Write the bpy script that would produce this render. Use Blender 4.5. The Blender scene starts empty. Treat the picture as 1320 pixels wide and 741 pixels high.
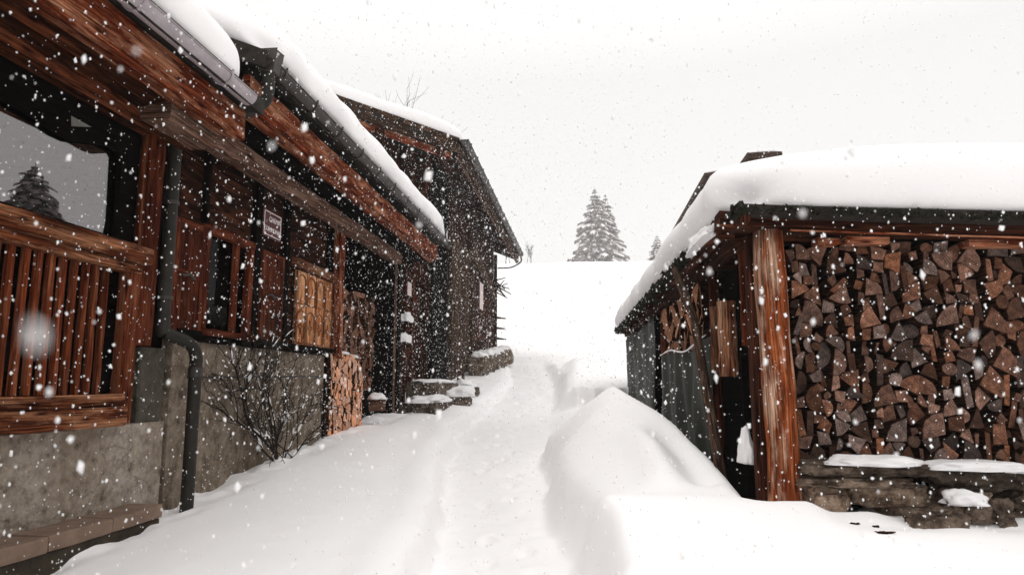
import bpy, bmesh, math, random
import numpy as np
from mathutils import Vector, Matrix, noise as mnoise
from mathutils.geometry import tessellate_polygon

random.seed(7)
rng = np.random.default_rng(7)
sc = bpy.context.scene
COL = sc.collection
R = math.radians

# ------------------------------------------------------------------ camera, sky, sun, exposure
CAM = Vector((0, 0, 1.6))
cd = bpy.data.cameras.new('camera')
cam = bpy.data.objects.new('camera', cd)
COL.objects.link(cam)
cam.location = CAM
psi, th = R(6.101), R(8.053)
fwd = Vector((-math.sin(psi) * math.cos(th), math.cos(psi) * math.cos(th), math.sin(th)))
cam.rotation_euler = fwd.to_track_quat('-Z', 'Y').to_euler()
cd.sensor_width = 36
cd.lens = 24
cd.clip_start = 0.03
cd.clip_end = 2000
cd.dof.use_dof = True
cd.dof.focus_distance = 7.0
cd.dof.aperture_fstop = 3.2
sc.camera = cam

SKY = 1.0
SUN_EL, SUN_AZ = R(60), R(-78)          # azimuth measured from +Y, negative to the left
w = bpy.data.worlds.new('World')
sc.world = w
w.use_nodes = True
nt = w.node_tree
bg = nt.nodes['Background']
skyn = nt.nodes.new('ShaderNodeTexSky')
skyn.sky_type = 'NISHITA'
skyn.sun_disc = False
skyn.sun_elevation = SUN_EL
skyn.sun_rotation = SUN_AZ
skyn.dust_density = 5
bw = nt.nodes.new('ShaderNodeRGBToBW')
nt.links.new(skyn.outputs[0], bw.inputs[0])
# overcast: the sky's own luminance evened out by a thick cloud layer, brighter overhead
tc = nt.nodes.new('ShaderNodeTexCoord')
sep = nt.nodes.new('ShaderNodeSeparateXYZ')
nt.links.new(tc.outputs['Generated'], sep.inputs[0])
mr = nt.nodes.new('ShaderNodeMapRange')
mr.inputs['From Min'].default_value = 0.42
mr.inputs['From Max'].default_value = 1.0
mr.inputs['To Min'].default_value = 0.82
mr.inputs['To Max'].default_value = 1.75
nt.links.new(sep.outputs['Z'], mr.inputs[0])
ad = nt.nodes.new('ShaderNodeMath')
ad.operation = 'MULTIPLY_ADD'
ad.inputs[1].default_value = 0.004
nt.links.new(bw.outputs[0], ad.inputs[0])
nt.links.new(mr.outputs[0], ad.inputs[2])
cm = nt.nodes.new('ShaderNodeVectorMath')
cm.operation = 'SCALE'
cm.inputs[0].default_value = (1.0, 0.992, 0.978)
nt.links.new(ad.outputs[0], cm.inputs['Scale'])
nt.links.new(cm.outputs[0], bg.inputs[0])
bg.inputs[1].default_value = SKY

sl = bpy.data.lights.new('sun', 'SUN')
sl.energy = 0.5
sl.angle = R(40)
sl.color = (1.0, 0.97, 0.93)
so = bpy.data.objects.new('sun', sl)
COL.objects.link(so)
sd = Vector((math.sin(SUN_AZ) * math.cos(SUN_EL), math.cos(SUN_AZ) * math.cos(SUN_EL), math.sin(SUN_EL)))
so.rotation_euler = sd.to_track_quat('Z', 'Y').to_euler()
so.location = (0, 0, 30)

sc.view_settings.view_transform = 'Standard'
sc.view_settings.look = 'None'
sc.view_settings.exposure = 0.12
sc.view_settings.gamma = 1.0
sc.cycles.use_denoising = True
sc.cycles.max_bounces = 8
sc.cycles.diffuse_bounces = 5
sc.cycles.glossy_bounces = 3
sc.cycles.transparent_max_bounces = 8
sc.cycles.volume_bounces = 1
sc.cycles.volume_step_rate = 4

# ------------------------------------------------------------------ materials
def new_mat(name):
    m = bpy.data.materials.new(name)
    m.use_nodes = True
    t = m.node_tree
    return m, t, t.nodes['Principled BSDF']

def N(t, typ, **kw):
    n = t.nodes.new(typ)
    for k, v in kw.items():
        if k in n.inputs:
            n.inputs[k].default_value = v
        else:
            setattr(n, k, v)
    return n

def ramp(t, stops):
    r = t.nodes.new('ShaderNodeValToRGB')
    e = r.color_ramp.elements
    while len(e) < len(stops):
        e.new(0.5)
    for el, (p, c) in zip(e, stops):
        el.position = p
        el.color = (*c, 1) if len(c) == 3 else c
    return r

def tinted(t, col_socket):
    a = N(t, 'ShaderNodeAttribute', attribute_name='tint')
    mx = t.nodes.new('ShaderNodeVectorMath')
    mx.operation = 'SCALE'
    t.links.new(col_socket, mx.inputs[0])
    t.links.new(a.outputs['Fac'], mx.inputs['Scale'])
    return mx.outputs[0]

def wood(name, dark, mid, light, wear=None, wear_amt=0.5, rough=0.9, gx=1.3, gy=22, bump=0.7, spec=0.05):
    dark = tuple(c * 0.6 for c in dark); mid = tuple(c * 0.78 for c in mid)
    m, t, p = new_mat(name)
    L = t.links.new
    uv = N(t, 'ShaderNodeUVMap')
    m1 = N(t, 'ShaderNodeMapping')
    m1.inputs['Scale'].default_value = (gx * 1.7, gy * 1.15, 1)
    L(uv.outputs[0], m1.inputs[0])
    n1 = N(t, 'ShaderNodeTexNoise', Scale=1.0, Detail=7.0, Roughness=0.65, Distortion=0.6)
    L(m1.outputs[0], n1.inputs[0])
    r1 = ramp(t, [(0.28, dark), (0.5, mid), (0.74, light)])
    L(n1.outputs[0], r1.inputs[0])
    m2 = N(t, 'ShaderNodeMapping')
    m2.inputs['Scale'].default_value = (gx * 1.6, gy * 4.0, 1)
    L(uv.outputs[0], m2.inputs[0])
    n2 = N(t, 'ShaderNodeTexNoise', Scale=1.0, Detail=5.0, Roughness=0.6)
    L(m2.outputs[0], n2.inputs[0])
    r2 = ramp(t, [(0.36, (0.10, 0.075, 0.06)), (0.47, (0.75, 0.7, 0.68)), (0.56, (1, 1, 1))])
    L(n2.outputs[0], r2.inputs[0])
    mul = N(t, 'ShaderNodeMix', data_type='RGBA', blend_type='MULTIPLY')
    mul.inputs[0].default_value = 0.9
    L(r1.outputs[0], mul.inputs[6]); L(r2.outputs[0], mul.inputs[7])
    col = mul.outputs[2]
    if wear:
        ob = N(t, 'ShaderNodeMapping')
        ob.inputs['Scale'].default_value = (1.5, 6, 1)
        L(uv.outputs[0], ob.inputs[0])
        n3 = N(t, 'ShaderNodeTexNoise', Scale=1.0, Detail=6.0, Roughness=0.7)
        L(ob.outputs[0], n3.inputs[0])
        r3 = ramp(t, [(0.47, (0, 0, 0)), (0.62, (wear_amt,) * 3)])
        L(n3.outputs[0], r3.inputs[0])
        mw = N(t, 'ShaderNodeMix', data_type='RGBA')
        L(r3.outputs[0], mw.inputs[0]); L(col, mw.inputs[6])
        wm = N(t, 'ShaderNodeMix', data_type='RGBA', blend_type='MULTIPLY')
        wm.inputs[0].default_value = 0.7
        wm.inputs[6].default_value = (*wear, 1)
        L(r2.outputs[0], wm.inputs[7])
        L(wm.outputs[2], mw.inputs[7])
        col = mw.outputs[2]
    # knots
    mk_ = N(t, 'ShaderNodeMapping'); mk_.inputs['Scale'].default_value = (2.6, 8.5, 1)
    L(uv.outputs[0], mk_.inputs[0])
    dn = N(t, 'ShaderNodeTexNoise', Scale=2.0, Detail=3.0)
    L(mk_.outputs[0], dn.inputs[0])
    dv = N(t, 'ShaderNodeVectorMath', operation='MULTIPLY_ADD'); dv.inputs[1].default_value = (0.25, 0.25, 0)
    L(dn.outputs['Color'], dv.inputs[0]); L(mk_.outputs[0], dv.inputs[2])
    vk = N(t, 'ShaderNodeTexVoronoi', voronoi_dimensions='2D', Scale=1.0)
    L(dv.outputs[0], vk.inputs[0])
    rk_ = ramp(t, [(0.0, (0.06, 0.05, 0.045)), (0.07, (0.25, 0.2, 0.18)), (0.14, (0.7, 0.62, 0.58)), (0.24, (1, 1, 1))])
    L(vk.outputs['Distance'], rk_.inputs[0])
    sx_ = N(t, 'ShaderNodeSeparateXYZ'); L(vk.outputs['Color'], sx_.inputs[0])
    gt = N(t, 'ShaderNodeMath', operation='GREATER_THAN'); gt.inputs[1].default_value = 0.72
    L(sx_.outputs[0], gt.inputs[0])
    kn = N(t, 'ShaderNodeMix', data_type='RGBA', blend_type='MULTIPLY')
    L(gt.outputs[0], kn.inputs[0]); L(col, kn.inputs[6]); L(rk_.outputs[0], kn.inputs[7])
    col = kn.outputs[2]
    L(tinted(t, col), p.inputs['Base Color'])
    p.inputs['Roughness'].default_value = rough
    p.inputs['Specular IOR Level'].default_value = spec
    add = N(t, 'ShaderNodeMath', operation='ADD')
    L(n1.outputs[0], add.inputs[0]); L(r2.outputs[0], add.inputs[1])
    b = N(t, 'ShaderNodeBump', Strength=bump, Distance=0.012)
    L(add.outputs[0], b.inputs['Height'])
    L(b.outputs[0], p.inputs['Normal'])
    return m

def rough_mat(name, stops, scale=6, detail=8, rough=0.9, bump=0.5, dist=0.01, spec=0.25, fine=40, tint=False, metallic=0.0):
    m, t, p = new_mat(name)
    L = t.links.new
    tcx = N(t, 'ShaderNodeTexCoord')
    n1 = N(t, 'ShaderNodeTexNoise', Scale=scale, Detail=detail, Roughness=0.72)
    L(tcx.outputs['Object'], n1.inputs[0])
    r1 = ramp(t, stops)
    L(n1.outputs[0], r1.inputs[0])
    col = tinted(t, r1.outputs[0]) if tint else r1.outputs[0]
    L(col, p.inputs['Base Color'])
    p.inputs['Roughness'].default_value = rough
    p.inputs['Metallic'].default_value = metallic
    p.inputs['Specular IOR Level'].default_value = spec
    n2 = N(t, 'ShaderNodeTexNoise', Scale=fine, Detail=6.0, Roughness=0.7)
    L(tcx.outputs['Object'], n2.inputs[0])
    b = N(t, 'ShaderNodeBump', Strength=bump, Distance=dist)
    L(n2.outputs[0], b.inputs['Height'])
    L(b.outputs[0], p.inputs['Normal'])
    return m

M = {}
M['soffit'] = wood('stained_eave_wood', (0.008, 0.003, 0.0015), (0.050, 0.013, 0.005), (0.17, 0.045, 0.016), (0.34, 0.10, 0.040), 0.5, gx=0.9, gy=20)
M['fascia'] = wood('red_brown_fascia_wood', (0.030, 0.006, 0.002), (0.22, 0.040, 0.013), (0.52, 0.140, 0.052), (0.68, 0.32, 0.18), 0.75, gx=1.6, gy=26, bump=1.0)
M['rail'] = wood('weathered_rail_wood', (0.02, 0.006, 0.003), (0.17, 0.042, 0.015), (0.50, 0.165, 0.065), (0.62, 0.29, 0.15), 0.7, gx=1.1, gy=26, bump=1.0)
M['slat'] = wood('varnished_slat_wood', (0.06, 0.013, 0.005), (0.19, 0.040, 0.013), (0.36, 0.092, 0.033), (0.42, 0.17, 0.085), 0.4, gx=1.5, gy=40)
M['darkwood'] = wood('sun_blackened_wall_wood', (0.003, 0.0012, 0.0008), (0.022, 0.0070, 0.0033), (0.085, 0.025, 0.011), (0.16, 0.052, 0.024), 0.55, gx=1.0, gy=18)
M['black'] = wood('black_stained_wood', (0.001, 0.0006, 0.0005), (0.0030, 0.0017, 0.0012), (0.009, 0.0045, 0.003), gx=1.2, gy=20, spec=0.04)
M['shutter'] = wood('dark_red_shutter_wood', (0.015, 0.004, 0.002), (0.070, 0.013, 0.005), (0.17, 0.036, 0.013), (0.24, 0.07, 0.03), 0.45, gx=1.4, gy=26)
M['orange'] = wood('pale_orange_carved_wood', (0.12, 0.026, 0.008), (0.66, 0.22, 0.075), (0.88, 0.46, 0.20), (0.90, 0.60, 0.36), 0.6, gx=1.6, gy=22)
M['greybeam'] = wood('greyed_beam_wood', (0.05, 0.026, 0.018), (0.17, 0.088, 0.060), (0.32, 0.18, 0.125), (0.42, 0.27, 0.20), 0.5, gx=1.2, gy=26)
M['post'] = wood('orange_brown_round_post_wood', (0.04, 0.009, 0.004), (0.36, 0.082, 0.024), (0.70, 0.25, 0.09), (0.72, 0.48, 0.34), 0.85, gx=1.3, gy=14, bump=1.2)
M['barn'] = wood('grey_barn_boards', (0.007, 0.004, 0.0025), (0.070, 0.040, 0.025), (0.18, 0.11, 0.072), gx=1.2, gy=20)
M['shedwood'] = wood('shed_wood', (0.012, 0.005, 0.003), (0.065, 0.020, 0.010), (0.17, 0.055, 0.026), gx=1.2, gy=20)
M['bark'] = wood('log_bark', (0.012, 0.007, 0.005), (0.06, 0.026, 0.015), (0.20, 0.085, 0.045), gx=4, gy=30, bump=1.0)
M['slab'] = wood('bark_slab_wood', (0.06, 0.02, 0.01), (0.26, 0.088, 0.040), (0.52, 0.24, 0.12), (0.62, 0.38, 0.24), 0.5, gx=2.0, gy=20, bump=1.0)
M['pole'] = wood('grey_pole_wood', (0.02, 0.012, 0.009), (0.11, 0.065, 0.045), (0.28, 0.19, 0.14), gx=2, gy=20)
M['roofing'] = rough_mat('dark_shingle', [(0.3, (0.006, 0.005, 0.004)), (0.6, (0.035, 0.027, 0.021)), (0.8, (0.075, 0.06, 0.048))], scale=9, fine=30, bump=0.8, dist=0.03)
M['moss'] = rough_mat('dark_moss', [(0.3, (0.004, 0.004, 0.002)), (0.6, (0.018, 0.017, 0.007)), (0.8, (0.05, 0.045, 0.02))], scale=18, fine=60, bump=1.0, dist=0.02)
M['plaster'] = rough_mat('rough_cement_plaster', [(0.30, (0.045, 0.033, 0.022)), (0.46, (0.27, 0.205, 0.148)), (0.60, (0.43, 0.345, 0.265)), (0.8, (0.58, 0.49, 0.40))], scale=8, detail=15, fine=48, bump=1.0, dist=0.05)
M['plaster_light'] = rough_mat('pale_cement_plaster', [(0.30, (0.10, 0.078, 0.060)), (0.44, (0.42, 0.345, 0.285)), (0.58, (0.60, 0.51, 0.43)), (0.78, (0.75, 0.66, 0.58))], scale=11, detail=15, fine=48, bump=1.0, dist=0.05)
M['pierplaster'] = rough_mat('mossy_cement', [(0.3, (0.035, 0.032, 0.022)), (0.55, (0.09, 0.08, 0.06)), (0.8, (0.17, 0.15, 0.115))], scale=7, fine=55, bump=1.0, dist=0.02)
M['step_top'] = rough_mat('reddish_step_stone', [(0.3, (0.13, 0.085, 0.06)), (0.7, (0.25, 0.17, 0.125))], scale=5, fine=60, bump=0.4)
M['step_side'] = rough_mat('mossy_step_face', [(0.3, (0.012, 0.010, 0.006)), (0.6, (0.05, 0.036, 0.022)), (0.8, (0.09, 0.065, 0.042))], scale=5, fine=40, bump=0.8, dist=0.02)
M['stone'] = rough_mat('rough_fieldstone', [(0.28, (0.015, 0.010, 0.007)), (0.44, (0.13, 0.088, 0.062)), (0.58, (0.36, 0.265, 0.195)), (0.75, (0.46, 0.37, 0.29))], scale=9, detail=14, fine=30, bump=1.0, dist=0.06, tint=True)
M['zinc'] = rough_mat('weathered_zinc', [(0.3, (0.24, 0.205, 0.22)), (0.7, (0.40, 0.355, 0.375))], scale=4, rough=0.45, fine=12, bump=0.1, spec=0.5)
M['dark_metal'] = rough_mat('dark_painted_metal', [(0.3, (0.012, 0.009, 0.007)), (0.7, (0.045, 0.034, 0.028))], scale=5, rough=0.5, fine=25, bump=0.2, spec=0.4)
M['pipe'] = rough_mat('grey_green_pipe', [(0.3, (0.006, 0.005, 0.003)), (0.7, (0.024, 0.020, 0.014))], scale=5, rough=0.6, fine=25, bump=0.15, spec=0.25)
M['tarp'] = rough_mat('dark_green_tarp', [(0.3, (0.010, 0.012, 0.008)), (0.7, (0.034, 0.036, 0.028))], scale=3, rough=0.6, fine=60, bump=0.2, spec=0.3)
M['twig'] = rough_mat('dark_twig_bark', [(0.3, (0.006, 0.004, 0.003)), (0.7, (0.028, 0.018, 0.013))], scale=20, fine=60)
M['needles'] = rough_mat('haze_paled_needles', [(0.3, (0.11, 0.09, 0.085)), (0.7, (0.24, 0.205, 0.20))], scale=3, fine=30, bump=0.0, tint=True)  # paled and greyed: part of the distance haze is put into this colour
M['treebark'] = rough_mat('tree_bark', [(0.3, (0.03, 0.02, 0.015)), (0.7, (0.09, 0.065, 0.05))], scale=8, fine=30)
M['sign_red'] = rough_mat('dark_red_enamel', [(0.3, (0.055, 0.008, 0.008)), (0.7, (0.085, 0.012, 0.012))], scale=8, rough=0.4, bump=0.05)
M['white_paint'] = rough_mat('white_lettering', [(0.3, (0.62, 0.58, 0.58)), (0.7, (0.78, 0.74, 0.74))], scale=30, rough=0.5, bump=0.05)
M['paper'] = rough_mat('pinkish_paper', [(0.3, (0.62, 0.50, 0.49)), (0.7, (0.74, 0.62, 0.61))], scale=8, rough=0.8, bump=0.1)
M['box_grey'] = rough_mat('grey_plastic', [(0.3, (0.12, 0.115, 0.105)), (0.7, (0.2, 0.19, 0.175))], scale=8, rough=0.5, bump=0.05)

def stains(m, scale=1.3, lo=0.45):
    t = m.node_tree
    p = t.nodes['Principled BSDF']
    src = p.inputs['Base Color'].links[0].from_socket
    tcx = N(t, 'ShaderNodeTexCoord')
    mp = N(t, 'ShaderNodeMapping'); mp.inputs['Scale'].default_value = (1, 1, 0.45)
    t.links.new(tcx.outputs['Object'], mp.inputs[0])
    n = N(t, 'ShaderNodeTexNoise', Scale=scale, Detail=9.0, Roughness=0.7)
    t.links.new(mp.outputs[0], n.inputs[0])
    r = ramp(t, [(0.38, (lo, lo * 0.94, lo * 0.86)), (0.56, (1, 1, 1))])
    t.links.new(n.outputs[0], r.inputs[0])
    vo = N(t, 'ShaderNodeTexVoronoi', feature='DISTANCE_TO_EDGE', Scale=1.1)
    wn = N(t, 'ShaderNodeTexNoise', Scale=3.0, Detail=6.0)
    t.links.new(tcx.outputs['Object'], wn.inputs[0])
    ad = N(t, 'ShaderNodeVectorMath', operation='MULTIPLY_ADD')
    ad.inputs[1].default_value = (0.5, 0.5, 0.5)
    t.links.new(wn.outputs['Color'], ad.inputs[0]); t.links.new(tcx.outputs['Object'], ad.inputs[2])
    t.links.new(ad.outputs[0], vo.inputs[0])
    r2 = ramp(t, [(0.0, (0.35, 0.32, 0.28)), (0.012, (1, 1, 1))])
    t.links.new(vo.outputs['Distance'], r2.inputs[0])
    a = N(t, 'ShaderNodeMix', data_type='RGBA', blend_type='MULTIPLY'); a.inputs[0].default_value = 1
    b = N(t, 'ShaderNodeMix', data_type='RGBA', blend_type='MULTIPLY'); b.inputs[0].default_value = 0.5
    t.links.new(src, a.inputs[6]); t.links.new(r.outputs[0], a.inputs[7])
    t.links.new(a.outputs[2], b.inputs[6]); t.links.new(r2.outputs[0], b.inputs[7])
    t.links.new(b.outputs[2], p.inputs['Base Color'])
stains(M['plaster'], 1.3, 0.6); stains(M['plaster_light'], 1.6, 0.75); stains(M['pierplaster'], 2.0)

def snow_mat(name, base, fine=60.0, s=0.25, d=0.01):
    m, t, p = new_mat(name)
    L = t.links.new
    tcx = N(t, 'ShaderNodeTexCoord')
    n = N(t, 'ShaderNodeTexNoise', Scale=3.0, Detail=5.0)
    L(tcx.outputs['Object'], n.inputs[0])
    r = ramp(t, [(0.3, tuple(c * 0.985 for c in base)), (0.7, base)])
    L(n.outputs[0], r.inputs[0])
    L(r.outputs[0], p.inputs['Base Color'])
    p.inputs['Roughness'].default_value = 0.65
    p.inputs['Specular IOR Level'].default_value = 0.2
    n2 = N(t, 'ShaderNodeTexNoise', Scale=fine, Detail=6.0, Roughness=0.75)
    L(tcx.outputs['Object'], n2.inputs[0])
    b = N(t, 'ShaderNodeBump', Strength=s, Distance=d)
    L(n2.outputs[0], b.inputs['Height'])
    L(b.outputs[0], p.inputs['Normal'])
    return m
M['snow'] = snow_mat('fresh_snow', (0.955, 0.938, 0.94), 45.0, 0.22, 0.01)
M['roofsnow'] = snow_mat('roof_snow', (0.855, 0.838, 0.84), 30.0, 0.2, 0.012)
m_, t_, p_ = new_mat('snowflake')
t_.nodes.remove(p_)
d_ = N(t_, 'ShaderNodeBsdfDiffuse'); d_.inputs['Color'].default_value = (0.98, 0.97, 0.97, 1)
l_ = N(t_, 'ShaderNodeBsdfTranslucent'); l_.inputs['Color'].default_value = (1, 1, 1, 1)
x_ = N(t_, 'ShaderNodeMixShader'); x_.inputs[0].default_value = 0.45
t_.links.new(d_.outputs[0], x_.inputs[1]); t_.links.new(l_.outputs[0], x_.inputs[2])
t_.links.new(x_.outputs[0], t_.nodes['Material Output'].inputs[0])
M['flake'] = m_

# end grain of split logs
def endgrain(name, stops):
    m, t, p = new_mat(name)
    L = t.links.new
    uv = N(t, 'ShaderNodeUVMap')
    wv = N(t, 'ShaderNodeTexWave', wave_type='RINGS', rings_direction='Z')
    wv.inputs['Scale'].default_value = 18
    wv.inputs['Distortion'].default_value = 3.0
    wv.inputs['Detail'].default_value = 3
    L(uv.outputs[0], wv.inputs[0])
    n = N(t, 'ShaderNodeTexNoise', Scale=16.0, Detail=9.0, Roughness=0.78)
    L(uv.outputs[0], n.inputs[0])
    ad = N(t, 'ShaderNodeMath', operation='MULTIPLY_ADD')
    ad.inputs[1].default_value = 0.07
    L(wv.outputs['Fac'], ad.inputs[0]); L(n.outputs[0], ad.inputs[2])
    r = ramp(t, stops)
    L(ad.outputs[0], r.inputs[0])
    at = N(t, 'ShaderNodeAttribute', attribute_name='grey')
    hs = N(t, 'ShaderNodeHueSaturation')
    L(r.outputs[0], hs.inputs['Color'])
    L(at.outputs['Fac'], hs.inputs['Saturation'])
    L(tinted(t, hs.outputs[0]), p.inputs['Base Color'])
    p.inputs['Roughness'].default_value = 0.85
    p.inputs['Specular IOR Level'].default_value = 0.2
    b = N(t, 'ShaderNodeBump', Strength=0.7, Distance=0.012)
    L(n.outputs[0], b.inputs['Height'])
    L(b.outputs[0], p.inputs['Normal'])
    return m
M['logend'] = endgrain('old_log_end', [(0.34, (0.012, 0.006, 0.004)), (0.50, (0.095, 0.042, 0.025)), (0.62, (0.19, 0.090, 0.056)), (0.80, (0.36, 0.19, 0.13))])
M['logend_new'] = endgrain('fresh_log_end', [(0.32, (0.12, 0.040, 0.017)), (0.50, (0.46, 0.19, 0.090)), (0.74, (0.74, 0.42, 0.25))])

def glass_mat(name, ior):
    m, t, p = new_mat(name)
    t.nodes.remove(p)
    g = N(t, 'ShaderNodeBsdfGlossy', Roughness=0.0)
    g.inputs['Color'].default_value = (1, 0.95, 0.97, 1)
    tr = N(t, 'ShaderNodeBsdfTransparent')
    tr.inputs['Color'].default_value = (0.5, 0.5, 0.5, 1)
    mx = N(t, 'ShaderNodeMixShader')
    mx.inputs[0].default_value = ior
    t.links.new(tr.outputs[0], mx.inputs[1]); t.links.new(g.outputs[0], mx.inputs[2])
    t.links.new(mx.outputs[0], t.nodes['Material Output'].inputs[0])
    return m
M['glass'] = glass_mat('window_glass', 0.20)
M['dim_glass'] = glass_mat('dim_window_glass', 0.012)

# ------------------------------------------------------------------ mesh builder (everything in world metres)
class MB:
    def __init__(s):
        s.v, s.f, s.uv, s.t, s.mi = [], [], [], [], []
    def add(s, vs, fs, uvs, tint=1.0, mi=0):
        o = len(s.v)
        s.v += [tuple(v) for v in vs]
        for f, u in zip(fs, uvs):
            s.f.append([i + o for i in f]); s.uv.append(u)
            s.t.append(tint); s.mi.append(mi)
    def beam(s, p0, p1, w, h, up=(0, 0, 1), n=1, jit=0.0, ch=0.12, tint=None, mi=0, w1=None, h1=None):
        """bar of section w x h (h along up) with chamfered edges; jit roughens it like a hewn timber"""
        p0, p1, up = Vector(p0), Vector(p1), Vector(up)
        d = p1 - p0
        L = d.length
        d.normalize()
        sx = d.cross(up)
        sx = sx.normalized() if sx.length > 1e-5 else Vector((1, 0, 0))
        sz = sx.cross(d).normalized()
        w1 = w if w1 is None else w1
        h1 = h if h1 is None else h1
        c = min(w, h) * ch
        tint = random.uniform(0.75, 1.25) if tint is None else tint
        ou, ov = random.random() * 9, random.random() * 9
        vs, rows = [], n + 1
        for k in range(rows):
            q = k / n
            ww, hh = w + (w1 - w) * q, h + (h1 - h) * q
            a, b = ww / 2, hh / 2
            jx, jz = random.gauss(0, jit), random.gauss(0, jit)
            for (x, z) in ((-a + c, -b), (a - c, -b), (a, -b + c), (a, b - c), (a - c, b), (-a + c, b), (-a, b - c), (-a, -b + c)):
                vs.append(p0 + d * (L * q) + sx * (x + jx * 0.6 + random.gauss(0, jit * 0.5)) + sz * (z + jz * 0.6 + random.gauss(0, jit * 0.5)))
        per = [0, w, w + c, w + c + h, w + 2 * c + h, 2 * w + 2 * c + h, 2 * w + 3 * c + h, 2 * w + 3 * c + 2 * h, 2 * w + 4 * c + 2 * h]
        fs, us = [], []
        for k in range(n):
            for i in range(8):
                j = (i + 1) % 8
                a, b = k * 8, (k + 1) * 8
                fs.append((a + i, a + j, b + j, b + i))
                u0, u1 = L * k / n + ou, L * (k + 1) / n + ou
                us.append(((u0, per[i] + ov), (u0, per[i + 1] + ov), (u1, per[i + 1] + ov), (u1, per[i] + ov)))
        sec = [(-w / 2 + c, -h / 2), (w / 2 - c, -h / 2), (w / 2, -h / 2 + c), (w / 2, h / 2 - c), (w / 2 - c, h / 2), (-w / 2 + c, h / 2), (-w / 2, h / 2 - c), (-w / 2, -h / 2 + c)]
        e = n * 8
        fs.append(tuple(range(7, -1, -1))); us.append([(x + ou, z + ov) for x, z in sec[::-1]])
        fs.append(tuple(range(e, e + 8))); us.append([(x + ou, z + ov) for x, z in sec])
        s.add(vs, fs, us, tint, mi)
    def box(s, x0, x1, y0, y1, z0, z1, tint=None, mi=0, ch=0.06, n=1, jit=0.0):
        d = [x1 - x0, y1 - y0, z1 - z0]
        a = d.index(max(d))
        c = [(x0 + x1) / 2, (y0 + y1) / 2, (z0 + z1) / 2]
        p, q = list(c), list(c)
        p[a] -= d[a] / 2; q[a] += d[a] / 2
        if a == 0:
            s.beam(p, q, d[1], d[2], (0, 0, 1), n, jit, ch, tint, mi)
        elif a == 1:
            s.beam(p, q, d[0], d[2], (0, 0, 1), n, jit, ch, tint, mi)
        else:
            s.beam(p, q, d[0], d[1], (0, 1, 0), n, jit, ch, tint, mi)
    def tube(s, pts, rad, sides=10, tint=None, mi=0, caps=True, lump=0.0):
        pts = [Vector(p) for p in pts]
        n = len(pts)
        if not hasattr(rad, '__len__'):
            rad = [rad] * n
        tint = random.uniform(0.85, 1.15) if tint is None else tint
        ou, ov = random.random() * 9, random.random() * 9
        vs, acc = [], [0.0]
        ref = None
        for i, p in enumerate(pts):
            t = (pts[min(i + 1, n - 1)] - pts[max(i - 1, 0)]).normalized()
            if ref is None:
                ref = Vector((0, 0, 1)) if abs(t.z) < 0.9 else Vector((0, 1, 0))
            a = (ref - t * ref.dot(t)).normalized()
            ref = a
            b = t.cross(a)
            if i:
                acc.append(acc[-1] + (p - pts[i - 1]).length)
            for k in range(sides):
                g = 2 * math.pi * k / sides
                rr = rad[i] * (1 + random.gauss(0, lump) if lump else 1)
                vs.append(p + (a * math.cos(g) + b * math.sin(g)) * rr)
        fs, us = [], []
        per = 2 * math.pi * max(rad) / sides
        for i in range(n - 1):
            for k in range(sides):
                j = (k + 1) % sides
                fs.append((i * sides + k, i * sides + j, (i + 1) * sides + j, (i + 1) * sides + k))
                us.append(((acc[i] + ou, per * k + ov), (acc[i] + ou, per * (k + 1) + ov), (acc[i + 1] + ou, per * (k + 1) + ov), (acc[i + 1] + ou, per * k + ov)))
        if caps:
            for base, rev in ((0, True), ((n - 1) * sides, False)):
                f = list(range(base, base + sides))
                u = [(math.cos(2 * math.pi * k / sides) * max(rad) + ou, math.sin(2 * math.pi * k / sides) * max(rad) + ov) for k in range(sides)]
                if rev:
                    f.reverse(); u.reverse()
                fs.append(f); us.append(u)
        s.add(vs, fs, us, tint, mi)
    def prism(s, poly, to3, depth, hole=None, tint=1.0, mi=0):
        """extrude a 2-D outline: to3(a, b, d) gives the 3-D point at depth d"""
        rings = [poly] + ([hole] if hole else [])
        flat = [p for r in rings for p in r]
        tris = tessellate_polygon([[Vector((p[0], p[1], 0)) for p in r] for r in rings])
        n = len(flat)
        vs = [to3(a, b, 0) for a, b in flat] + [to3(a, b, depth) for a, b in flat]
        fs, us = [], []
        for t in tris:
            fs.append(tuple(t)); us.append([flat[i] for i in t])
            fs.append(tuple(i + n for i in reversed(t))); us.append([flat[i] for i in reversed(t)])
        o = 0
        for r in rings:
            for i in range(len(r)):
                j = (i + 1) % len(r)
                fs.append((o + i, o + j, o + j + n, o + i + n))
                us.append(((r[i][0], r[i][1]), (r[j][0], r[j][1]), (r[j][0] + depth, r[j][1]), (r[i][0] + depth, r[i][1])))
            o += len(r)
        s.add(vs, fs, us, tint, mi)
    def grid(s, P, tint=1.0, mi=0, closed=False):
        """P[i][j] points"""
        ni, nj = len(P), len(P[0])
        vs = [p for r in P for p in r]
        fs, us = [], []
        for i in range(ni - 1):
            for j in range(nj - 1):
                fs.append((i * nj + j, i * nj + j + 1, (i + 1) * nj + j + 1, (i + 1) * nj + j))
                us.append(((i, j), (i, j + 1), (i + 1, j + 1), (i + 1, j)))
        s.add(vs, fs, us, tint, mi)
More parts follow.
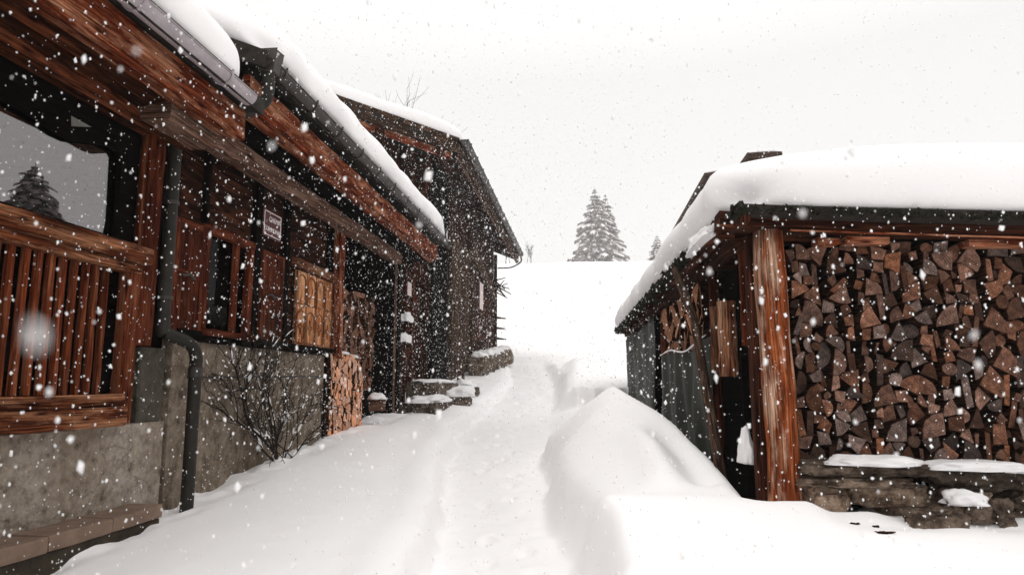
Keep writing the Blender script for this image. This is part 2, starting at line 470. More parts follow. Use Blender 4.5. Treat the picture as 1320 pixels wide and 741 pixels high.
    def rock(s, c, size, seed=0, sub=3, rough=0.22, flat=0.0, tint=None, mi=0):
        bm = bmesh.new()
        bmesh.ops.create_icosphere(bm, subdivisions=sub, radius=1.0)
        off = Vector((seed * 3.7, seed * 1.3, seed * 7.1))
        for v in bm.verts:
            p = v.co.copy()
            q = Vector([math.copysign(abs(x) ** 0.55, x) for x in p])       # blocky
            k = 1 + rough * mnoise.noise(p * 1.4 + off) + rough * 0.5 * mnoise.noise(p * 3.5 + off) + rough * 0.3 * mnoise.noise(p * 9 + off)
            v.co = q * k
        vs = [Vector((v.co.x * size[0] / 2 + c[0], v.co.y * size[1] / 2 + c[1], v.co.z * size[2] / 2 + c[2])) for v in bm.verts]
        fs = [[v.index for v in f.verts] for f in bm.faces]
        s.add(vs, fs, [[(vs[i].x, vs[i].z) for i in f] for f in fs], random.uniform(0.7, 1.2) if tint is None else tint, mi)
        bm.free()
    def build(s, name, mats, parent=None, origin=None, smooth=False, bevel=0, grey=None):
        me = bpy.data.meshes.new(name)
        if parent is not None:
            inv = parent_inv(parent)
        else:
            if origin is None:
                a = np.array(s.v)
                origin = ((a[:, 0].min() + a[:, 0].max()) / 2, (a[:, 1].min() + a[:, 1].max()) / 2, a[:, 2].min())
            inv = Matrix.Translation(-Vector(origin))
        me.from_pydata([inv @ Vector(v) for v in s.v], [], s.f)
        ul = me.uv_layers.new(name='UVMap')
        ul.data.foreach_set('uv', np.array([c for f in s.uv for p in f for c in (p[0], p[1])], dtype=np.float32))
        at = me.attributes.new('tint', 'FLOAT', 'FACE')
        at.data.foreach_set('value', np.array(s.t, dtype=np.float32))
        if grey is not None:
            ag = me.attributes.new('grey', 'FLOAT', 'FACE')
            ag.data.foreach_set('value', np.full(len(s.f), grey, dtype=np.float32))
        for m in (mats if isinstance(mats, (list, tuple)) else [mats]):
            me.materials.append(m)
        me.polygons.foreach_set('material_index', np.array(s.mi, dtype=np.int32))
        if smooth:
            me.polygons.foreach_set('use_smooth', np.ones(len(s.f), dtype=bool))
        me.update()
        o = bpy.data.objects.new(name, me)
        COL.objects.link(o)
        if parent is not None:
            o.parent = parent
        else:
            o.location = origin
        if bevel:
            b = o.modifiers.new('bevel', 'BEVEL')
            b.width = bevel; b.segments = 2; b.limit_method = 'ANGLE'
        return o

def parent_inv(p):
    m = Matrix.Identity(4)
    q = p
    while q is not None:
        m = (Matrix.LocRotScale(q.location, q.rotation_euler, None) if True else m) @ m
        q = q.parent
    return m.inverted()

def tag(o, label=None, cat=None, group=None, kind=None):
    if label: o['label'] = label
    if cat: o['category'] = cat
    if group: o['group'] = group
    if kind: o['kind'] = kind
    return o

def thing(name, loc, label, cat, group=None, rz=0.0):
    o = bpy.data.objects.new(name, None)
    o.empty_display_size = 0.2
    COL.objects.link(o)
    o.location = loc
    o.rotation_euler = (0, 0, rz)
    return tag(o, label, cat, group)

def sstep(a, b, x):
    t = np.clip((x - a) / (b - a), 0, 1)
    return t * t * (3 - 2 * t)

# ------------------------------------------------------------------ snow covered ground: lane, trodden path, drifts, hill
YB = [-60, 0, 5, 9, 13, 17, 20, 26.3]
ZB = [-0.3, 0.12, 0.22, 0.46, 0.80, 1.30, 1.72, 2.42]
def path_z(y):
    y = np.asarray(y, float)
    z = np.interp(y, YB, ZB)
    z = (np.interp(y - 0.8, YB, ZB) + z + np.interp(y + 0.8, YB, ZB)) / 3
    hill = 2.55 + (y - 26.3) * 0.2485 - 0.0
    hill = np.where(y > 80, 15.9 + (y - 80) * 0.168, hill)
    hill = np.where(y > 250, 44.46 - (y - 250) * 0.05, hill)
    return np.where(y > 26.3, hill, z)

def vnoise(x, y, s, seed):
    """cheap smooth value noise"""
    r = np.random.default_rng(seed).random((64, 64))
    X, Y = x / s, y / s
    xi, yi = np.floor(X).astype(int), np.floor(Y).astype(int)
    fx, fy = X - xi, Y - yi
    fx = fx * fx * (3 - 2 * fx); fy = fy * fy * (3 - 2 * fy)
    g = lambda a, b: r[a % 64, b % 64]
    return (g(xi, yi) * (1 - fx) + g(xi + 1, yi) * fx) * (1 - fy) + (g(xi, yi + 1) * (1 - fx) + g(xi + 1, yi + 1) * fx) * fy - 0.5

def ground_h(x, y):
    x, y = np.broadcast_arrays(np.asarray(x, float), np.asarray(y, float))
    pz = path_z(y)
    xl = np.interp(y, [0, 5.2, 7.9, 11.5, 14, 17, 20, 26], [-0.85, -1.08, -1.62, -2.15, -2.15, -2.0, -2.15, -2.9])
    xr = np.interp(y, [0, 3.5, 5.3, 7.5, 9.5, 13.3, 18, 22, 26], [0.25, 0.10, -0.08, -0.42, -0.62, -0.75, -0.85, -1.25, -1.7])
    xl = xl + 0.16 * vnoise(x * 0, y, 1.3, 3) + 0.08 * vnoise(x * 0, y, 0.4, 4)
    fade = 1 - 0.8 * sstep(11, 14, y)
    xr = xr + fade * (0.14 * vnoise(x * 0, y, 0.9, 5) + 0.07 * vnoise(x * 0, y, 0.3, 6))
    # left side: gentle bank up to the houses
    wall_z = np.interp(y, [-5, 3.9, 5.4, 7.4, 9.0, 11, 13, 20, 26], [0.4, 0.50, 0.60, 0.79, 0.92, 1.0, 1.12, 1.98, 2.42])
    lip = np.interp(y, [0, 5, 10, 14, 18, 24, 26], [0.26, 0.26, 0.22, 0.13, 0.08, 0.06, 0.02])
    q = np.clip((xl - x) / np.maximum(xl + 3.35, 0.3), 0, 1)
    left = (pz + lip) * (1 - q ** 0.9) + wall_z * q ** 0.9 + 0.05 * np.sin(np.pi * q)
    sl_ = sstep(0.0, 0.14, xl - x) + 0.10 * np.exp(-((xl - 0.26 - x) / 0.16) ** 2)
    # right side: bank, drift under the shed eave, second drift
    bank = np.interp(y, [-5, 2.5, 3.85, 4.8, 5.4, 9, 11, 12, 14.4, 16, 20, 24, 26], [0.5, 0.50, 0.66, 0.87, 0.80, 0.80, 0.92, 0.98, 1.14, 1.26, 1.76, 2.24, 2.5])
    bank = np.maximum(bank, pz + 0.02)
    rx = np.interp(y, [4.6, 5.3, 6.0, 6.9, 8.3, 10.0, 11], [0.93, 0.97, 0.93, 0.80, 0.36, 0.25, 0.2])
    rz = np.interp(y, [4.75, 5.0, 5.5, 6.2, 6.9, 7.6, 8.3, 9.2, 10.2, 11.2], [0.86, 0.90, 1.03, 1.16, 1.29, 1.46, 1.62, 1.52, 1.22, 0.85])
    ql = np.clip((rx - x) / np.maximum(rx - (xr + 0.12), 0.25), 0, 1)
    base_l = np.interp(y, [4.7, 5.4, 8, 10, 11.2], [0.82, 0.74, 0.86, 0.88, 0.85])
    mound_l = rz + (base_l - rz) * (0.35 * ql + 0.65 * ql ** 2.0)
    mound_r = rz - (rz - 0.55) * sstep(0.0, 0.34, x - rx)
    mound = np.where(x < rx, mound_l, mound_r)
    sc_ = sstep(5.0, 5.4, y) * (1 - sstep(6.0, 7.2, y))
    mound = mound + sc_ * (0.11 * np.exp(-((x - rx + 0.40) / 0.13) ** 2) - 0.15 * np.exp(-((x - rx + 0.10) / 0.15) ** 2))
    mw = sstep(4.72, 5.12, y) * (1 - sstep(10.2, 11.4, y)) * (1 - sstep(1.6, 2.0, x))
    right = bank * (1 - mw) + mound * mw
    # gap behind the first drift is half cleared
    gap = sstep(10.2, 11.4, y) * (1 - sstep(14.3, 14.52, y + 0.2 * np.sin(x * 4.3) + 0.08 * np.sin(x * 13) + 0.3 * np.maximum(-0.2 - x, 0)))
    right = right * (1 - gap) + (pz + 0.06 + 0.05 * (x + 1)) * gap
    d2 = sstep(14.3, 14.52, y + 0.2 * np.sin(x * 4.3) + 0.08 * np.sin(x * 13) + 0.3 * np.maximum(-0.2 - x, 0)) * (1 - sstep(22, 26, y)) * (1 - sstep(2.2, 4.0, x))
    right = right + d2 * (0.36 + 0.08 * sstep(14.5, 18, y) + 0.10 * vnoise(x, y, 1.1, 9) - 0.26 * sstep(-0.2, -0.8, x))
    sr_ = sstep(0.0, np.where(y > 12, 0.40, 0.15), x - xr)
    trod = pz + 0.035 * vnoise(x, y, 0.35, 11) + 0.026 * vnoise(x, y, 0.15, 12)
    h = trod
    h = h * (1 - sl_) + left * sl_
    h = h * (1 - sr_) + right * sr_
    # towards and past the end of the lane everything becomes the open hillside
    e = sstep(26.1, 26.3, y)
    hillz = path_z(y) + 0.25 * vnoise(x, y, 9, 21) + 0.08 * vnoise(x, y, 3, 22)
    hillz = hillz + 0.16 * (1 - sstep(26.5, 29, y))
    h = h * (1 - e) + hillz * e
    # behind the shed row the land rises to the right; behind the houses to the left
    far_r = sstep(5.0, 16, x) * (1 - sstep(26, 70, y))
    h = h + far_r * np.interp(x, [5, 16, 60, 200], [0, 1.8, 9.0, 14])
    far_l = sstep(-9, -25, x) * (1 - sstep(26, 70, y))
    h = h + far_l * np.interp(-x, [9, 25, 80, 200], [0, 1.0, 5, 9])
    near = np.exp(-((np.maximum(np.abs(x) - 5, 0)) / 6) ** 2) * (y > -3) * (y < 40)
    h = h + near * (0.05 * vnoise(x, y, 1.7, 31) + 0.02 * vnoise(x, y, 0.6, 32) + 0.006 * vnoise(x, y, 0.13, 33))
    h = h - (0.10 + 0.10 * vnoise(x, y, 0.22, 44)) * sstep(1.40, 1.58, x) * sstep(4.25, 4.72, y) * (y < 6) * (1 + 0.5 * vnoise(x, y, 0.3, 41)) * (x < 6)
    wj = sstep(-3.0, -3.3, x) * (y > 3) * (y < 15) * (x > -4)
    h = h + wj * (0.11 * vnoise(x, y, 0.33, 42) + 0.05 * vnoise(x, y, 0.11, 43) - 0.03)
    return h

def axis(lo, mid0, mid1, hi, step, grow):
    a = list(np.arange(mid0, mid1 + 1e-6, step))
    d = step
    while a[-1] < hi:
        d = min(d * grow, 8); a.append(a[-1] + d)
    d = step
    b = []
    p = mid0
    while p > lo:
        d = min(d * grow, 8); p -= d; b.append(p)
    return np.array(b[::-1] + a)

gx = axis(-150, -3.7, 3.6, 150, 0.035, 1.12)
gy = axis(-60, 2.6, 16.0, 330, 0.04, 1.025)
GX, GY = np.meshgrid(gx, gy)
GZ = ground_h(GX, GY)
soft = GZ.copy()          # wind has rounded the drift and the bank
for _ in range(5):
    soft[1:-1, 1:-1] = (soft[1:-1, 1:-1] * 2 + soft[:-2, 1:-1] + soft[2:, 1:-1] + soft[1:-1, :-2] + soft[1:-1, 2:]) / 6
mk = sstep(-0.55, -0.3, GX) * (1 - sstep(1.15, 1.3, GX)) * sstep(2.8, 3.2, GY) * (1 - sstep(10, 12, GY))
mk = np.maximum(mk, 0.6 * sstep(-0.9, -0.7, GX) * (1 - sstep(0.7, 0.9, GX)) * sstep(13.5, 14, GY) * (1 - sstep(24, 26, GY)) * 0.4)
GZ = GZ * (1 - mk) + soft * mk
for k in range(70):      # footprints
    fy = 4.4 + k * 0.31
    xl_ = np.interp(fy, [0, 5.2, 7.9, 11.5, 14, 17, 20, 26], [-0.85, -1.08, -1.62, -2.15, -2.15, -2.0, -2.15, -2.9])
    xr_ = np.interp(fy, [0, 3.5, 5.3, 7.5, 9.5, 13.3, 18, 22, 26], [0.25, 0.10, -0.08, -0.42, -0.62, -0.75, -0.85, -1.25, -1.7])
    fx = xl_ + (xr_ - xl_) * (0.5 + 0.13 * (-1) ** k + random.uniform(-.08, .08))
    if fy > 26:
        break
    if random.random() < 0.35: continue
    dd = ((GX - fx - random.gauss(0, .05)) / 0.075) ** 2 + ((GY - fy - random.gauss(0, .07)) / 0.14) ** 2
    GZ -= 0.04 * np.exp(-dd ** 2) - 0.012 * np.exp(-((dd - 1.6) ** 2) * 2)
ny, nx = GX.shape
me = bpy.data.meshes.new('snow_ground')
idx = np.arange(nx * ny).reshape(ny, nx)
quads = np.stack([idx[:-1, :-1], idx[:-1, 1:], idx[1:, 1:], idx[1:, :-1]], -1).reshape(-1, 4)
me.vertices.add(nx * ny)
me.vertices.foreach_set('co', np.stack([GX, GY, GZ], -1).astype(np.float32).ravel())
me.loops.add(quads.size)
me.loops.foreach_set('vertex_index', quads.ravel().astype(np.int32))
me.polygons.add(len(quads))
me.polygons.foreach_set('loop_start', np.arange(0, quads.size, 4, dtype=np.int32))
me.polygons.foreach_set('loop_total', np.full(len(quads), 4, dtype=np.int32))
me.polygons.foreach_set('use_smooth', np.ones(len(quads), dtype=bool))
me.update(); me.validate()
me.materials.append(M['snow'])
go = bpy.data.objects.new('snow_ground', me)
COL.objects.link(go)
tag(go, 'snow covered lane with a trodden path, drifts and the white hillside behind', 'ground', kind='structure')
def gz(x, y):
    return float(ground_h(np.array([float(x)]), np.array([float(y)]))[0])

# ------------------------------------------------------------------ snow lying on roofs and ledges
def snow_slab(name, c00, c10, c11, c01, T, label, over=(0.08, 0.08, 0.08, 0.08), step=0.12, lump=0.06, seed=1, group=None, inn=(0.4, 0.3, 0.3, 0.3), crad=0.25, cat='roof snow', mat='roofsnow', kind=None):
    """cushion of snow on the quad c00 (s=0,t=0), c10 (s=1), c11, c01 (t=1); bulging lips on all four sides"""
    c00, c10, c11, c01 = map(Vector, (c00, c10, c11, c01))
    lip = [(0.0, 0.0), (0.55, 0.05), (0.9, 0.15), (1.0, 0.28), (0.85, 0.42), (0.45, 0.55), (-0.1, 0.64)]
    inner = [(0.15, 0.74), (0.32, 0.83), (0.55, 0.92), (0.78, 0.975), (1.0, 1.0)]
    def axis1(L, o0, o1, i0, i1):
        a = [(-l[0] * o0, l[1]) for l in lip] + [(0.1 * o0 + l[0] * i0, l[1]) for l in inner]
        b = ([(L + l[0] * o1, l[1]) for l in lip] + [(L - 0.1 * o1 - l[0] * i1, l[1]) for l in inner])[::-1]
        s0, s1 = a[-1][0], b[0][0]
        n = max(2, int((s1 - s0) / step))
        m = [(s0 + (s1 - s0) * i / n, 1.0) for i in range(1, n)]
        return a + m + b
    Ls, Lt = (c10 - c00).length, (c01 - c00).length
    A, B = axis1(Ls, over[0], over[1], inn[0], inn[1]), axis1(Lt, over[2], over[3], inn[2], inn[3])
    P, Q = [], []
    up = (c10 - c00).cross(c01 - c00).normalized()
    if up.z < 0: up = -up
    off = Vector((seed * 11.3, seed * 5.1, seed * 2.7))
    for (a, ha) in A:
        row, low = [], []
        for (b, hb) in B:
            a_, b_ = a, b
            da, db = min(a, Ls - a), min(b, Lt - b)
            if da < crad and db < crad:
                u, v = (crad - da) / crad, (crad - db) / crad
                u2, v2 = u * math.sqrt(max(0, 1 - v * v / 2)), v * math.sqrt(max(0, 1 - u * u / 2))
                a_ = (crad - u2 * crad) if a < Ls / 2 else Ls - (crad - u2 * crad)
                b_ = (crad - v2 * crad) if b < Lt / 2 else Lt - (crad - v2 * crad)
            s, t = a_ / Ls, b_ / Lt
            p = c00 * (1 - s) * (1 - t) + c10 * s * (1 - t) + c11 * s * t + c01 * (1 - s) * t
            n1 = mnoise.noise(p * 0.9 + off) * lump * 2 + mnoise.noise(p * 3.1 + off) * lump * 0.7 + mnoise.noise(p * 9 + off) * lump * 0.2
            h = ha * hb
            q = p + Vector((0, 0, 1)) * (T * h * (1 + n1))
            q += Vector((mnoise.noise(p * 2.3 - off), mnoise.noise(p * 2.7 + off * 2), 0)) * lump * 0.9 * min(1, 4 * h)
            row.append(q)
            s2, t2 = min(max(s, 0), 1), min(max(t, 0), 1)
            low.append(c00 * (1 - s2) * (1 - t2) + c10 * s2 * (1 - t2) + c11 * s2 * t2 + c01 * (1 - s2) * t2 + Vector((0, 0, 0.004)))
        P.append(row); Q.append(low)
    m = MB()
    m.grid(P)
    ni, nj = len(P), len(P[0])
    m.grid([[low for low in r] for r in Q[::-1]])
    o = m.build(name, M[mat], smooth=True)
    if o.data.polygons[0].normal.z < 0 and False:
        pass
    bm = bmesh.new(); bm.from_mesh(o.data)
    bmesh.ops.remove_doubles(bm, verts=bm.verts, dist=0.0005)
    bmesh.ops.recalc_face_normals(bm, faces=bm.faces)
    bm.to_mesh(o.data); bm.free()
    return tag(o, label, cat, group, kind)

# ------------------------------------------------------------------ parts used by several houses
def gutter(m, x, z, y0, y1, r, seg=12):
    """half-round gutter along y, open at the top, with a rolled front lip"""
    P = []
    out = [(math.cos(a), math.sin(a)) for a in np.linspace(math.pi * 0.98, 2.02 * math.pi, 15)]
    n = max(2, int((y1 - y0) / 0.5))
    for i in range(n + 1):
        y = y0 + (y1 - y0) * i / n
        j = random.gauss(0, 0.002)
        P.append([(x + c * r, y, z + s * r + j) for c, s in out] + [(x + c * r * 0.93, y, z + s * r * 0.93 + 0.002 + j) for c, s in out[::-1]])
    for row in P:
        row.append(row[0])
    m.grid(P)
    for y in (y0 + 0.002, y1 - 0.002):     # end caps
        m.prism([(c * r * 0.96, s * r * 0.96) for c, s in out], lambda a, b, d, y=y: (x + a, y + d, z + b), 0.004)
    m.tube([(x + r, y0, z + 0.004), (x + r, y1, z + 0.004)], r * 0.1, 8)

def bracket(parent, x, z, y, r, mat, wd=0.03):
    m = MB()
    pr = [(math.cos(a), math.sin(a)) for a in np.linspace(math.pi * 0.92, 2.12 * math.pi, 14)]
    m.grid([[(x + c * k, y + d, z + s * k) for c, s in pr] for k, d in ((r * 1.03, -wd / 2), (r * 1.14, -wd / 2), (r * 1.14, wd / 2), (r * 1.03, wd / 2), (r * 1.03, -wd / 2))])
    m.tube([(x + r * 1.04, y, z + 0.01), (x + r * 1.12, y, z + r * 0.55)], r * 0.10, 6)
    m.beam((x - r * 1.05, y, z), (x - r * 1.6, y, z + r * 0.35), wd, 0.008)
    return m.build('bracket', mat, parent)

def plank_wall(m, x, y0, y1, z0, z1, w=0.18, th=0.04, vertical=False, gap=0.006, jit=0.004, tl=0.6, th_=1.4):
    """planks on a wall in the plane x (outer face at x)"""
    if vertical:
        y = y0
        while y < y1 - 0.02:
            ww = min(w * random.uniform(0.8, 1.2), y1 - y)
            d = random.uniform(-jit, jit)
            m.box(x - th + d, x + d, y, y + ww - gap, z0 + random.uniform(-.015, .015) * (z1 - z0 > 1), z1, random.uniform(tl, th_), ch=0.04)
            y += ww
    else:
        z = z0
        while z < z1 - 0.02:
            hh = min(w * random.uniform(0.85, 1.15), z1 - z)
            d = random.uniform(-jit, jit)
            m.box(x - th + d, x + d, y0, y1, z, z + hh - gap, random.uniform(tl, th_), ch=0.06)
            z += hh

def front_planks(m, y, x0, x1, z0, zt, w=0.2, th=0.04, face=-1):
    """vertical planks in the plane y; zt(x) gives their top"""
    x = x0
    while x < x1 - 0.02:
        ww = min(w * random.uniform(0.8, 1.2), x1 - x)
        m.box(x, x + ww - 0.006, min(y, y - face * th), max(y, y - face * th), z0, zt(x + ww / 2), random.uniform(0.6, 1.4), ch=0.04)
        x += ww

def gable_roof(m, xe, ze, xr, zr, y0, y1, th, both=True):
    """roof slab from eave (xe, ze) to ridge (xr, zr), extruded along y, and its mirror image"""
    poly = [(xe, ze), (xr, zr), (xr, zr - th * 1.06), (xe, ze - th)]
    m.prism(poly, lambda a, b, d: (a, y0 + d, b), y1 - y0)
    if both:
        xe2 = 2 * xr - xe
        poly = [(xe2, ze), (xr - 0.002, zr), (xr - 0.002, zr - th * 1.06), (xe2, ze - th)]
        m.prism(poly, lambda a, b, d: (a, y0 + d, b), y1 - y0)

# ================================================================== HOUSE A: nearest left chalet with slatted balcony
A = thing('chalet', (-3.6, 2.0, 0.3), 'nearest chalet on the left with a slatted balcony, big dark window and plastered base', 'house')
WX = -3.5
m = MB()
m.box(-3.80, WX, -3.0, 5.45, 0.0, 1.295, 1.0, ch=0.02, n=24, jit=0.004)
m.build('foundation_wall', M['plaster_light'], A)
m = MB()
m.box(-3.82, -3.52, 5.12, 5.44, 1.298, 1.895, 1.0, ch=0.04, n=6, jit=0.003)
m.build('pier', M['pierplaster'], A)
m = MB()
for k in range(14):
    y0 = -2.76 + k * 0.56
    m.box(WX + 0.003, -3.22, y0, y0 + 0.552, 0.60, 0.695, 1.0, ch=0.08, n=3, jit=0.003)
st = m.build('step', M['step_top'], A)
m = MB()
m.box(-3.48, -3.235, -2.4, 5.06, 0.10, 0.597, 1.0, ch=0.03, n=30, jit=0.004)
m.build('riser', M['step_side'], st)
# railing
rl = MB()
rl.beam((-3.43, -2, 2.575), (-3.43, 4.90, 2.575), 0.20, 0.125, n=30, jit=0.005)
rl.beam((-3.455, -2, 2.475), (-3.455, 4.88, 2.475), 0.12, 0.07, n=24, jit=0.003)
RA = rl.build('railing', M['rail'], A)
m = MB()
y = -1.9
while y < 4.66:
    m.beam((-3.46, y, 1.53), (-3.46, y + random.uniform(-.006, .006), 2.46), 0.042, 0.042 + random.uniform(-.005, .005), up=(0, 1, 0), n=4, jit=0.002)
    y += 0.103 + random.uniform(-.006, .006)
m.build('slat_panel', M['slat'], RA)
m = MB()
m.beam((-3.45, -2, 1.485), (-3.45, 4.80, 1.485), 0.10, 0.085, n=24, jit=0.004)
m.beam((-3.42, -2, 1.372), (-3.42, 4.74, 1.372), 0.17, 0.135, n=30, jit=0.006)
m.build('bottom_rail', M['rail'], RA)
m = MB()
m.beam((-3.47, 4.845, 1.31), (-3.47, 4.845, 2.47), 0.09, 0.15, up=(0, 1, 0), n=6, jit=0.003)
m.build('end_post', M['slat'], RA)
# corner posts
m = MB()
m.beam((-3.50, 5.02, 1.90), (-3.50, 5.02, 3.62), 0.16, 0.17, up=(0, 1, 0), n=8, jit=0.004)
m.build('corner_post', M['shutter'], A)
m = MB()
m.box(-3.75, -3.56, 5.11, 5.45, 1.90, 3.75, 1.0)
m.build('corner_boarding', M['black'], A)
# dark room behind the balcony and the shaped window
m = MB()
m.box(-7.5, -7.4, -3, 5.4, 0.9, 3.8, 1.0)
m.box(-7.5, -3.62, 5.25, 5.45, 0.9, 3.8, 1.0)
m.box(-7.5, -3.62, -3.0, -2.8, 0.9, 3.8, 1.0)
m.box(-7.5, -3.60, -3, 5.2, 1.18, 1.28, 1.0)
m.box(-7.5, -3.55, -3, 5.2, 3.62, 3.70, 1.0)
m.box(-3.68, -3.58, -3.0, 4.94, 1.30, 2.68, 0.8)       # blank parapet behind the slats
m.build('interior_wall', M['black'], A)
W = MB()
def yz(x): return lambda a, b, d: (x + d, a, b)
outer = [(1.2, 2.66), (4.90, 2.66), (4.90, 3.60), (1.2, 3.60)]
glass_edge = [(1.35, 2.70), (4.70, 2.70), (4.72, 2.82), (4.70, 3.32), (4.66, 3.355), (4.53, 3.358), (4.36, 3.315), (4.22, 3.275), (4.09, 3.275), (3.97, 3.295), (3.80, 3.315), (3.62, 3.325), (1.35, 3.34)]
W.prism(outer, yz(-3.555), 0.04, hole=glass_edge)
WF = W.build('window', M['black'], A, bevel=0.004)
m = MB()
m.prism([(1.30, 2.69), (4.80, 2.69), (4.80, 3.52), (1.30, 3.52)], yz(-3.575), 0.006)
m.build('glass', M['glass'], WF)
m = MB()
m.prism([(4.17, 3.365), (4.355, 3.43), (4.16, 3.435)], yz(-3.512), 0.004)
m.build('grey_reflection_patch', M['box_grey'], WF)  # opaque grey chip: the glass reflection is painted into its colour
m = MB()
m.beam((-3.48, -2, 3.60), (-3.48, 4.93, 3.60), 0.06, 0.05, n=20, jit=0.003)
m.beam((-3.475, 4.915, 2.64), (-3.475, 4.915, 3.57), 0.03, 0.035, up=(0, 1, 0), n=6, jit=0.002)
m.build('window_trim', M['soffit'], WF)
# eave: stepped boards rising outwards to the fascia
m = MB()
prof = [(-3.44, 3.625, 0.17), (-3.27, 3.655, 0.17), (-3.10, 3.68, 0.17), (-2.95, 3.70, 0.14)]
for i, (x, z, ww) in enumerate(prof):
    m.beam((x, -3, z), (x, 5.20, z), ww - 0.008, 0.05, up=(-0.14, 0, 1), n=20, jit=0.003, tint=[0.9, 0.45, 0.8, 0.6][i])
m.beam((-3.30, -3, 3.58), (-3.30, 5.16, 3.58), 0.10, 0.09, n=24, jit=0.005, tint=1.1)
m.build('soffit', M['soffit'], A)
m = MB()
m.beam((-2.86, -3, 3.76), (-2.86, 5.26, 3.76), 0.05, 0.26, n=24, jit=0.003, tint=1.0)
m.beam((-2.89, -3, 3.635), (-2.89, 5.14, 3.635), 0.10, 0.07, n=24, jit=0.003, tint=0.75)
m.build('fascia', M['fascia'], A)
m = MB()
m.beam((-3.12, 4.50, 3.60), (-3.12, 5.13, 3.59), 0.24, 0.15, n=6, jit=0.006, tint=1.0)
m.build('purlin_end', M['greybeam'], A)
m = MB()
gable_roof(m, -2.68, 3.99, -8.0, 6.1, -3.2, 5.28, 0.14)
m.build('roof', M['roofing'], A)
m = MB(); gutter(m, -2.71, 3.93, -3.2, 5.06, 0.072)
G = m.build('gutter', M['zinc'], A, smooth=True)
for y in (-2.0, -1.2, -.4, .4, 1.2, 2.0, 2.8, 3.62, 4.66):
    bracket(G, -2.71, 3.93, y, 0.072, M['zinc'], 0.028)
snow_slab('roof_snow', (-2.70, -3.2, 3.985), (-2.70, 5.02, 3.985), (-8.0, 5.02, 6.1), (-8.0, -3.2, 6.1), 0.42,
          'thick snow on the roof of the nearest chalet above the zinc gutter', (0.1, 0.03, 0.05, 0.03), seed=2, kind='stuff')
m = MB()
m.box(-3.515, -3.465, 4.845, 4.935, 1.44, 1.55, 1.0, ch=0.15)
m.box(-3.468, -3.462, 4.86, 4.92, 1.455, 1.535, 1.3, ch=0.1)
tag(m.build('outlet_box', M['box_grey']), 'small grey outlet box on the balcony end post beside the plaster pier', 'outlet box')
# downpipe between the two chalets
DP = thing('downpipe', (-3.3, 5.4, 0.5), 'dark drainpipe running down the wall between the balcony and the shrub', 'drainpipe')
m = MB()
def smooth_path(pts, k=6):
    pts = [Vector(p) for p in pts]
    out = []
    for i in range(len(pts) - 1):
        p0, p1, p2, p3 = pts[max(i - 1, 0)], pts[i], pts[i + 1], pts[min(i + 2, len(pts) - 1)]
        for j in range(k):
            t = j / k
            out.append(0.5 * ((2 * p1) + (-p0 + p2) * t + (2 * p0 - 5 * p1 + 4 * p2 - p3) * t * t + (-p0 + 3 * p1 - 3 * p2 + p3) * t ** 3))
    out.append(pts[-1])
    return out
m.tube(smooth_path([(-2.73, 5.42, 4.31), (-2.73, 5.42, 4.10), (-2.80, 5.41, 4.00), (-3.02, 5.36, 3.88), (-3.32, 5.27, 3.76), (-3.42, 5.23, 3.66), (-3.42, 5.22, 3.4), (-3.42, 5.22, 2.15), (-3.40, 5.24, 2.02), (-3.30, 5.40, 1.94), (-3.27, 5.47, 1.84), (-3.27, 5.48, 1.6), (-3.27, 5.48, 0.4)]), 0.052, 14)
m.build('pipe', M['pipe'], DP, smooth=True)
m = MB()
for z in (3.1, 2.3):
    m.tube([(-3.42, 5.22, z - .015), (-3.42, 5.22, z + .015)], 0.060, 14)
m.tube([(-3.27, 5.48, 1.66), (-3.27, 5.48, 1.74)], 0.060, 14)
m.build('collar', M['dark_metal'], DP, smooth=False)
m = MB()
m.prism([(-0.09, 0.10), (0.09, 0.10), (0.06, -0.10), (-0.06, -0.10)], lambda a, b, d: (-2.73 + a, 5.36 + d, 4.40 + b), 0.14)
m.build('hopper', M['dark_metal'], DP, bevel=0.008)

# ================================================================== HOUSE B: long dark timber house
B = thing('timber_house', (-3.6, 9.0, 0.7), 'long dark timber house with red shutters and an open wood store, behind the drainpipe', 'house')
m = MB()
m.box(-3.85, WX, 5.50, 8.92, 0.2, 2.0, 1.0, ch=0.02, n=16, jit=0.004)
m.build('foundation_wall', M['plaster'], B)
m = MB()
plank_wall(m, WX - 0.03, 5.5, 9.25, 2.0, 4.15, 0.2, 0.05)
m.build('plank_wall', M['darkwood'], B)
for (y0, wd) in ((6.86, 0.13), (7.60, 0.10), (5.86, .05)):
    m = MB(); m.beam((WX - 0.0, y0, 2.02 if wd > .06 else 3.1), (WX, y0, 3.9), 0.07, wd, up=(0, 1, 0), n=8, jit=0.004)
    m.build('wall_post', M['black'], B)
m = MB(); m.beam((WX, 5.5, 2.03), (WX, 9.2, 2.03), 0.12, 0.10, n=16, jit=0.005, tint=0.8)
m.build('sill_beam', M['black'], B)
m = MB()
m.beam((-3.44, 9.20, 1.95), (-3.44, 9.20, 4.1), 0.12, 0.15, up=(0, 1, 0), n=8, jit=0.005, tint=1.0)
m.build('red_post', M['fascia'], B)
m = MB()
m.beam((-3.44, 12.14, 0.9), (-3.44, 12.14, 4.1), 0.16, 0.22, up=(0, 1, 0), n=8, jit=0.005, tint=1.0)
m.build('store_post', M['black'], B)
m = MB()
m.beam((-3.41, 12.03, 0.9), (-3.41, 12.03, 4.0), 0.04, 0.05, up=(0, 1, 0), n=8, jit=0.002, tint=1.0)
m.build('edge_batten', M['greybeam'], B)
